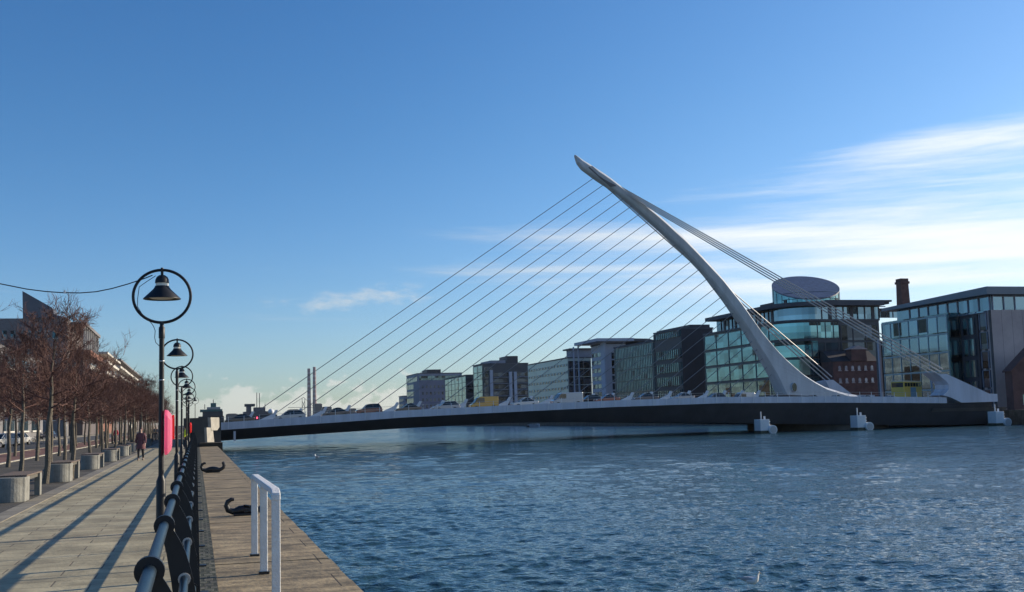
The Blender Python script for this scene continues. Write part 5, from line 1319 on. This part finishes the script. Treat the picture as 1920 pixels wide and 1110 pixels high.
# ------------------------------------------------------------------ people
def skin_obj(name, verts, edges, radii, material, parent, root=0, sub=2):
    me = bpy.data.meshes.new(name); me.from_pydata(verts, edges, []); me.materials.append(material)
    o = bpy.data.objects.new(name, me); COL.objects.link(o); o.parent = parent
    md = o.modifiers.new('skin', 'SKIN'); md.use_smooth_shade = True
    if not me.skin_vertices: me.attributes.new
    sk = me.skin_vertices[0].data if me.skin_vertices else None
    if sk is None:
        bpy.context.view_layer.objects.active = o
        bpy.ops.object.select_all(action='DESELECT'); o.select_set(True)
        bpy.ops.mesh.customdata_skin_add(); sk = me.skin_vertices[0].data
    for i, r in enumerate(radii):
        sk[i].radius = r if isinstance(r, tuple) else (r, r); sk[i].use_root = (i == root)
    ms = o.modifiers.new('sub', 'SUBSURF'); ms.levels = sub; ms.render_levels = sub
    return o
def person(loc, rz, lab, top, legs, hair, H=1.70, stride=0.22, armswing=0.2, carry=None, shoes=(0.03, 0.03, 0.03), skirt=None, group=None):
    t = empty('person', loc, rz, lab, 'person', group); k = H/1.7
    V, E, R_ = [], [], []
    def add(p, r, par=None):
        V.append((p[0]*k, p[1]*k, p[2]*k)); R_.append(r*k if not isinstance(r, tuple) else (r[0]*k, r[1]*k))
        if par is not None: E.append((par, len(V)-1))
        return len(V)-1
    pel = add((0, 0, 0.92), (0.155, 0.11)); wst = add((0, 0.0, 1.06), (0.13, 0.10), pel); ch = add((0, 0, 1.26), (0.165, 0.115), wst); nb = add((0, 0, 1.42), (0.075, 0.07), ch)
    nk = add((0, 0.005, 1.47), 0.055, nb); hd = add((0, 0.02, 1.57), (0.075, 0.09), nk); ht = add((0, 0.01, 1.66), (0.065, 0.08), hd)
    add((0, 0.115, 1.575), 0.018, hd)   # nose
    for s in (-1, 1):
        st = stride*s
        hp = add((0.09*s, 0, 0.86), 0.085, pel); kn = add((0.10*s, 0.10*abs(st)/0.22+st*0.45, 0.48), 0.058, hp); an = add((0.10*s, st, 0.09), 0.038, kn)
        add((0.10*s, st+0.04, 0.04), 0.036, an); toe = add((0.11*s, st+0.15, 0.028), 0.026, len(V)-1)
        sh = add((0.17*s, 0, 1.37), 0.062, ch); sw = -armswing*s
        el_ = add((0.235*s, sw*0.4-0.02, 1.10), 0.043, sh); wr = add((0.245*s, sw+0.06, 0.87), 0.028, el_); pm_ = add((0.245*s, sw+0.075, 0.80), (0.02, 0.036), wr)
        for q in range(4):
            f1 = add((0.243*s, sw+0.075+(q-1.5)*0.018, 0.745-0.004*abs(q-1.3)), 0.0085, pm_); add((0.235*s, sw+0.085+(q-1.5)*0.018, 0.71-0.006*abs(q-1.3)), 0.007, f1)
        th = add((0.235*s, sw+0.115, 0.785), 0.010, pm_); add((0.228*s, sw+0.13, 0.755), 0.008, th)
    skin_obj('body', V, E, R_, M_skin, t)
    def cloth(name, pts, eds, rad_, m_): skin_obj(name, [(a*k, b*k, c*k) for a, b, c in pts], eds, [(r[0]*k, r[1]*k) if isinstance(r, tuple) else r*k for r in rad_], m_, t)
    sw = armswing
    cloth('jacket', [(0, 0, 0.90), (0, 0, 1.06), (0, 0, 1.28), (0, 0, 1.42), (0.17, 0, 1.375), (0.237, -sw*0.4-0.02, 1.10), (0.247, -sw+0.055, 0.89), (-0.17, 0, 1.375), (-0.237, sw*0.4-0.02, 1.10), (-0.247, sw+0.055, 0.89)],
          [(0, 1), (1, 2), (2, 3), (2, 4), (4, 5), (5, 6), (2, 7), (7, 8), (8, 9)], [(0.185, 0.145), (0.165, 0.135), (0.19, 0.145), (0.09, 0.085), 0.082, 0.062, 0.05, 0.082, 0.062, 0.05], mat('cloth_'+lab[:14], top, 0.85, var=.15))
    ps = []; es = []; rs_ = []
    ps.append((0, 0, 0.90)); rs_.append((0.165, 0.125))
    for s in (-1, 1):
        st = stride*s; b0 = len(ps)
        ps += [(0.092*s, 0, 0.84), (0.10*s, 0.10*abs(st)/0.22+st*0.45, 0.48), (0.10*s, st, 0.11)]; rs_ += [0.10, 0.07, 0.052]; es += [(0, b0), (b0, b0+1), (b0+1, b0+2)]
    cloth('trousers', ps, es, rs_, mat('legs_'+lab[:14], legs, 0.85))
    if skirt:
        MB().lathe([(0.25*k, 0.60*k), (0.22*k, 0.80*k), (0.17*k, 1.0*k)], n=16).build('coat_skirt', mat('cloth_'+lab[:14], top), t, smooth=True)
    h = MB(); h.lathe([(0.082*k, -0.06*k), (0.095*k, 0.0), (0.09*k, 0.06*k), (0.06*k, 0.10*k), (0.01*k, 0.12*k)], 0, -0.005, 1.60*k, 14); h.build('hair', mat('hair_'+lab[:10], hair, 0.7), t, smooth=True)
    for s in (-1, 1):
        MB().box((0.06 if s > 0 else -0.15)*k, (0.15 if s > 0 else -0.06)*k, (stride*s-0.05)*k, (stride*s+0.19)*k, 0.0, 0.075*k).build('shoe', mat('shoe_'+lab[:10], shoes), t, bevel=0.02)
    if carry:
        MB().box(0.21*k, 0.31*k, -0.20*k, 0.12*k, 0.48*k, 0.80*k).build('bag', mat('bag_'+lab[:10], carry, 0.6), t, bevel=0.03)
    return t
p = PZ(264, 863, 0); person((p.x, p.y, 0), pi*0.97, 'person in a long dark plum coat walking towards the camera with a pale bag', (0.13, 0.05, 0.06), (0.015, 0.015, 0.02), (0.10, 0.04, 0.03), 1.70, 0.16, 0.12, carry=(0.40, 0.33, 0.30), shoes=(0.25, 0.2, 0.15), skirt=True)
p = PZ(348, 842, 0); person((p.x, p.y, 0), pi*0.5, 'person in a bright yellow high visibility jacket standing at the railing', (0.75, 0.85, 0.05), (0.03, 0.03, 0.04), (0.75, 0.80, 0.1), 1.72, 0.05, 0.05)
p = PZ(217, 832, 0); person((p.x, p.y, 0), pi*0.9, 'person in a crimson jacket among the tree trunks', (0.50, 0.02, 0.05), (0.02, 0.02, 0.03), (0.04, 0.03, 0.02), 1.74, 0.12, 0.1)
p = PZ(288, 824, 0); person((p.x, p.y, 0), pi, 'small far person in grey on the left of a walking pair', (0.08, 0.09, 0.11), (0.02, 0.02, 0.03), (0.35, 0.3, 0.22), 1.72, 0.15, 0.1)
p = PZ(293.5, 823, 0); person((p.x, p.y, 0), pi, 'small far person in a white top on the right of a walking pair', (0.45, 0.45, 0.45), (0.05, 0.05, 0.08), (0.06, 0.04, 0.03), 1.66, 0.15, 0.1)
p = PZ(192, 836, 0); person((p.x, p.y, 0), pi*0.2, 'person in a black coat with white bag far among the trees', (0.02, 0.02, 0.025), (0.02, 0.02, 0.02), (0.03, 0.02, 0.02), 1.7, 0.12, 0.1, carry=(0.6, 0.6, 0.58))
# bicycle parked by the lane
p = PZ(69, 832, 0)
t = empty('bicycle', (p.x, p.y, 0), rad(35), 'bicycle with pale wheels standing between the trunks near the road', 'bicycle')
def circ(cx, cz, r): return [(cx+r*cos(2*pi*k/24), 0, cz+r*sin(2*pi*k/24)) for k in range(25)]
for cx in (-0.52, 0.52):
    wh = MB().tube(circ(cx, 0.35, 0.33), 0.022, 6, False).build('wheel', M_tyre, t); MB().tube(circ(cx, 0.35, 0.30), 0.012, 5, False).build('rim', N_wht, wh)
fr = MB(); 
for a_, b_ in (((-0.52, 0.35), (-0.15, 0.32)), ((-0.15, 0.32), (-0.25, 0.82)), ((-0.52, 0.35), (-0.25, 0.82)), ((-0.25, 0.78), (0.38, 0.80)), ((-0.15, 0.32), (0.38, 0.72)), ((0.38, 0.92), (0.52, 0.35))): fr.tube([(a_[0], 0, a_[1]), (b_[0], 0, b_[1])], 0.018, 6)
fr.build('frame', M_black, t); MB().box(-0.38, -0.14, -0.06, 0.06, 0.86, 0.91).build('saddle', M_black, t); MB().tube([(0.36, -0.28, 1.0), (0.38, 0, 0.95), (0.36, 0.28, 1.0)], 0.015, 6).build('handlebar', M_steel, t)

# ------------------------------------------------------------------ gulls
def gull(px_, py_, s, lab, rz=0, floating=True):
    p = PZ(px_, py_, WZ); t = empty('seagull', (p.x, p.y, WZ+0.075*s), rz, lab, 'seagull')
    Mw = mat('gull_white', (0.8, 0.8, 0.78), 0.6); Mg = mat('gull_grey', (0.42, 0.41, 0.40), 0.7)
    b = MB(); rings = []
    for x_, z_, r_ in ((-0.26, 0.09, 0.01), (-0.18, 0.08, 0.045), (-0.06, 0.06, 0.075), (0.06, 0.06, 0.078), (0.13, 0.09, 0.058), (0.16, 0.15, 0.036), (0.168, 0.20, 0.038), (0.18, 0.235, 0.032), (0.20, 0.25, 0.010)):
        rings.append([(x_*s+0.0, r_*s*cos(a), z_*s+r_*s*sin(a)) for a in [2*pi*k/12 for k in range(12)]])
    b.loft(rings); b.build('body', Mw, t, smooth=True)
    for sd in (-1, 1):
        w = MB(); w.loft([[(x_*s, sd*(0.060*s+0.012*s*cos(a)), 0.09*s+r_*s*sin(a)) for a in [2*pi*k/8 for k in range(8)]] for x_, r_ in ((-0.32, 0.006), (-0.2, 0.03), (-0.05, 0.048), (0.07, 0.02))]); w.build('wing', Mg, t, smooth=True)
    MB().tube([(0.2*s, 0, 0.235*s), (0.25*s, 0, 0.225*s)], [0.010*s, 0.003*s], 6).build('beak', mat('beak', (0.6, 0.35, 0.05), 0.5), t)
gull(1410, 1101, 0.95, 'white necked seagull floating at the bottom edge of the river', rad(-62))
gull(594, 861, 1.4, 'tiny white gull on the water near the bridge shadow', rad(120))

# ------------------------------------------------------------------ haze
def haze():
    m = bpy.data.materials.new('haze'); m.use_nodes = True; nt = m.node_tree; nt.nodes.clear()
    out = nt.nodes.new('ShaderNodeOutputMaterial'); v = nt.nodes.new('ShaderNodeVolumePrincipled')
    v.inputs['Color'].default_value = (0.80, 0.90, 1.0, 1); v.inputs['Density'].default_value = 0.000025
    nt.links.new(v.outputs[0], out.inputs['Volume'])
    o = MB().box(-2900, 5900, -390, 5200, -6.0, 235).build('haze', m); o['kind'] = 'stuff'
    o['label'] = 'thin pale haze over the river and harbour'; o['category'] = 'haze'
haze()
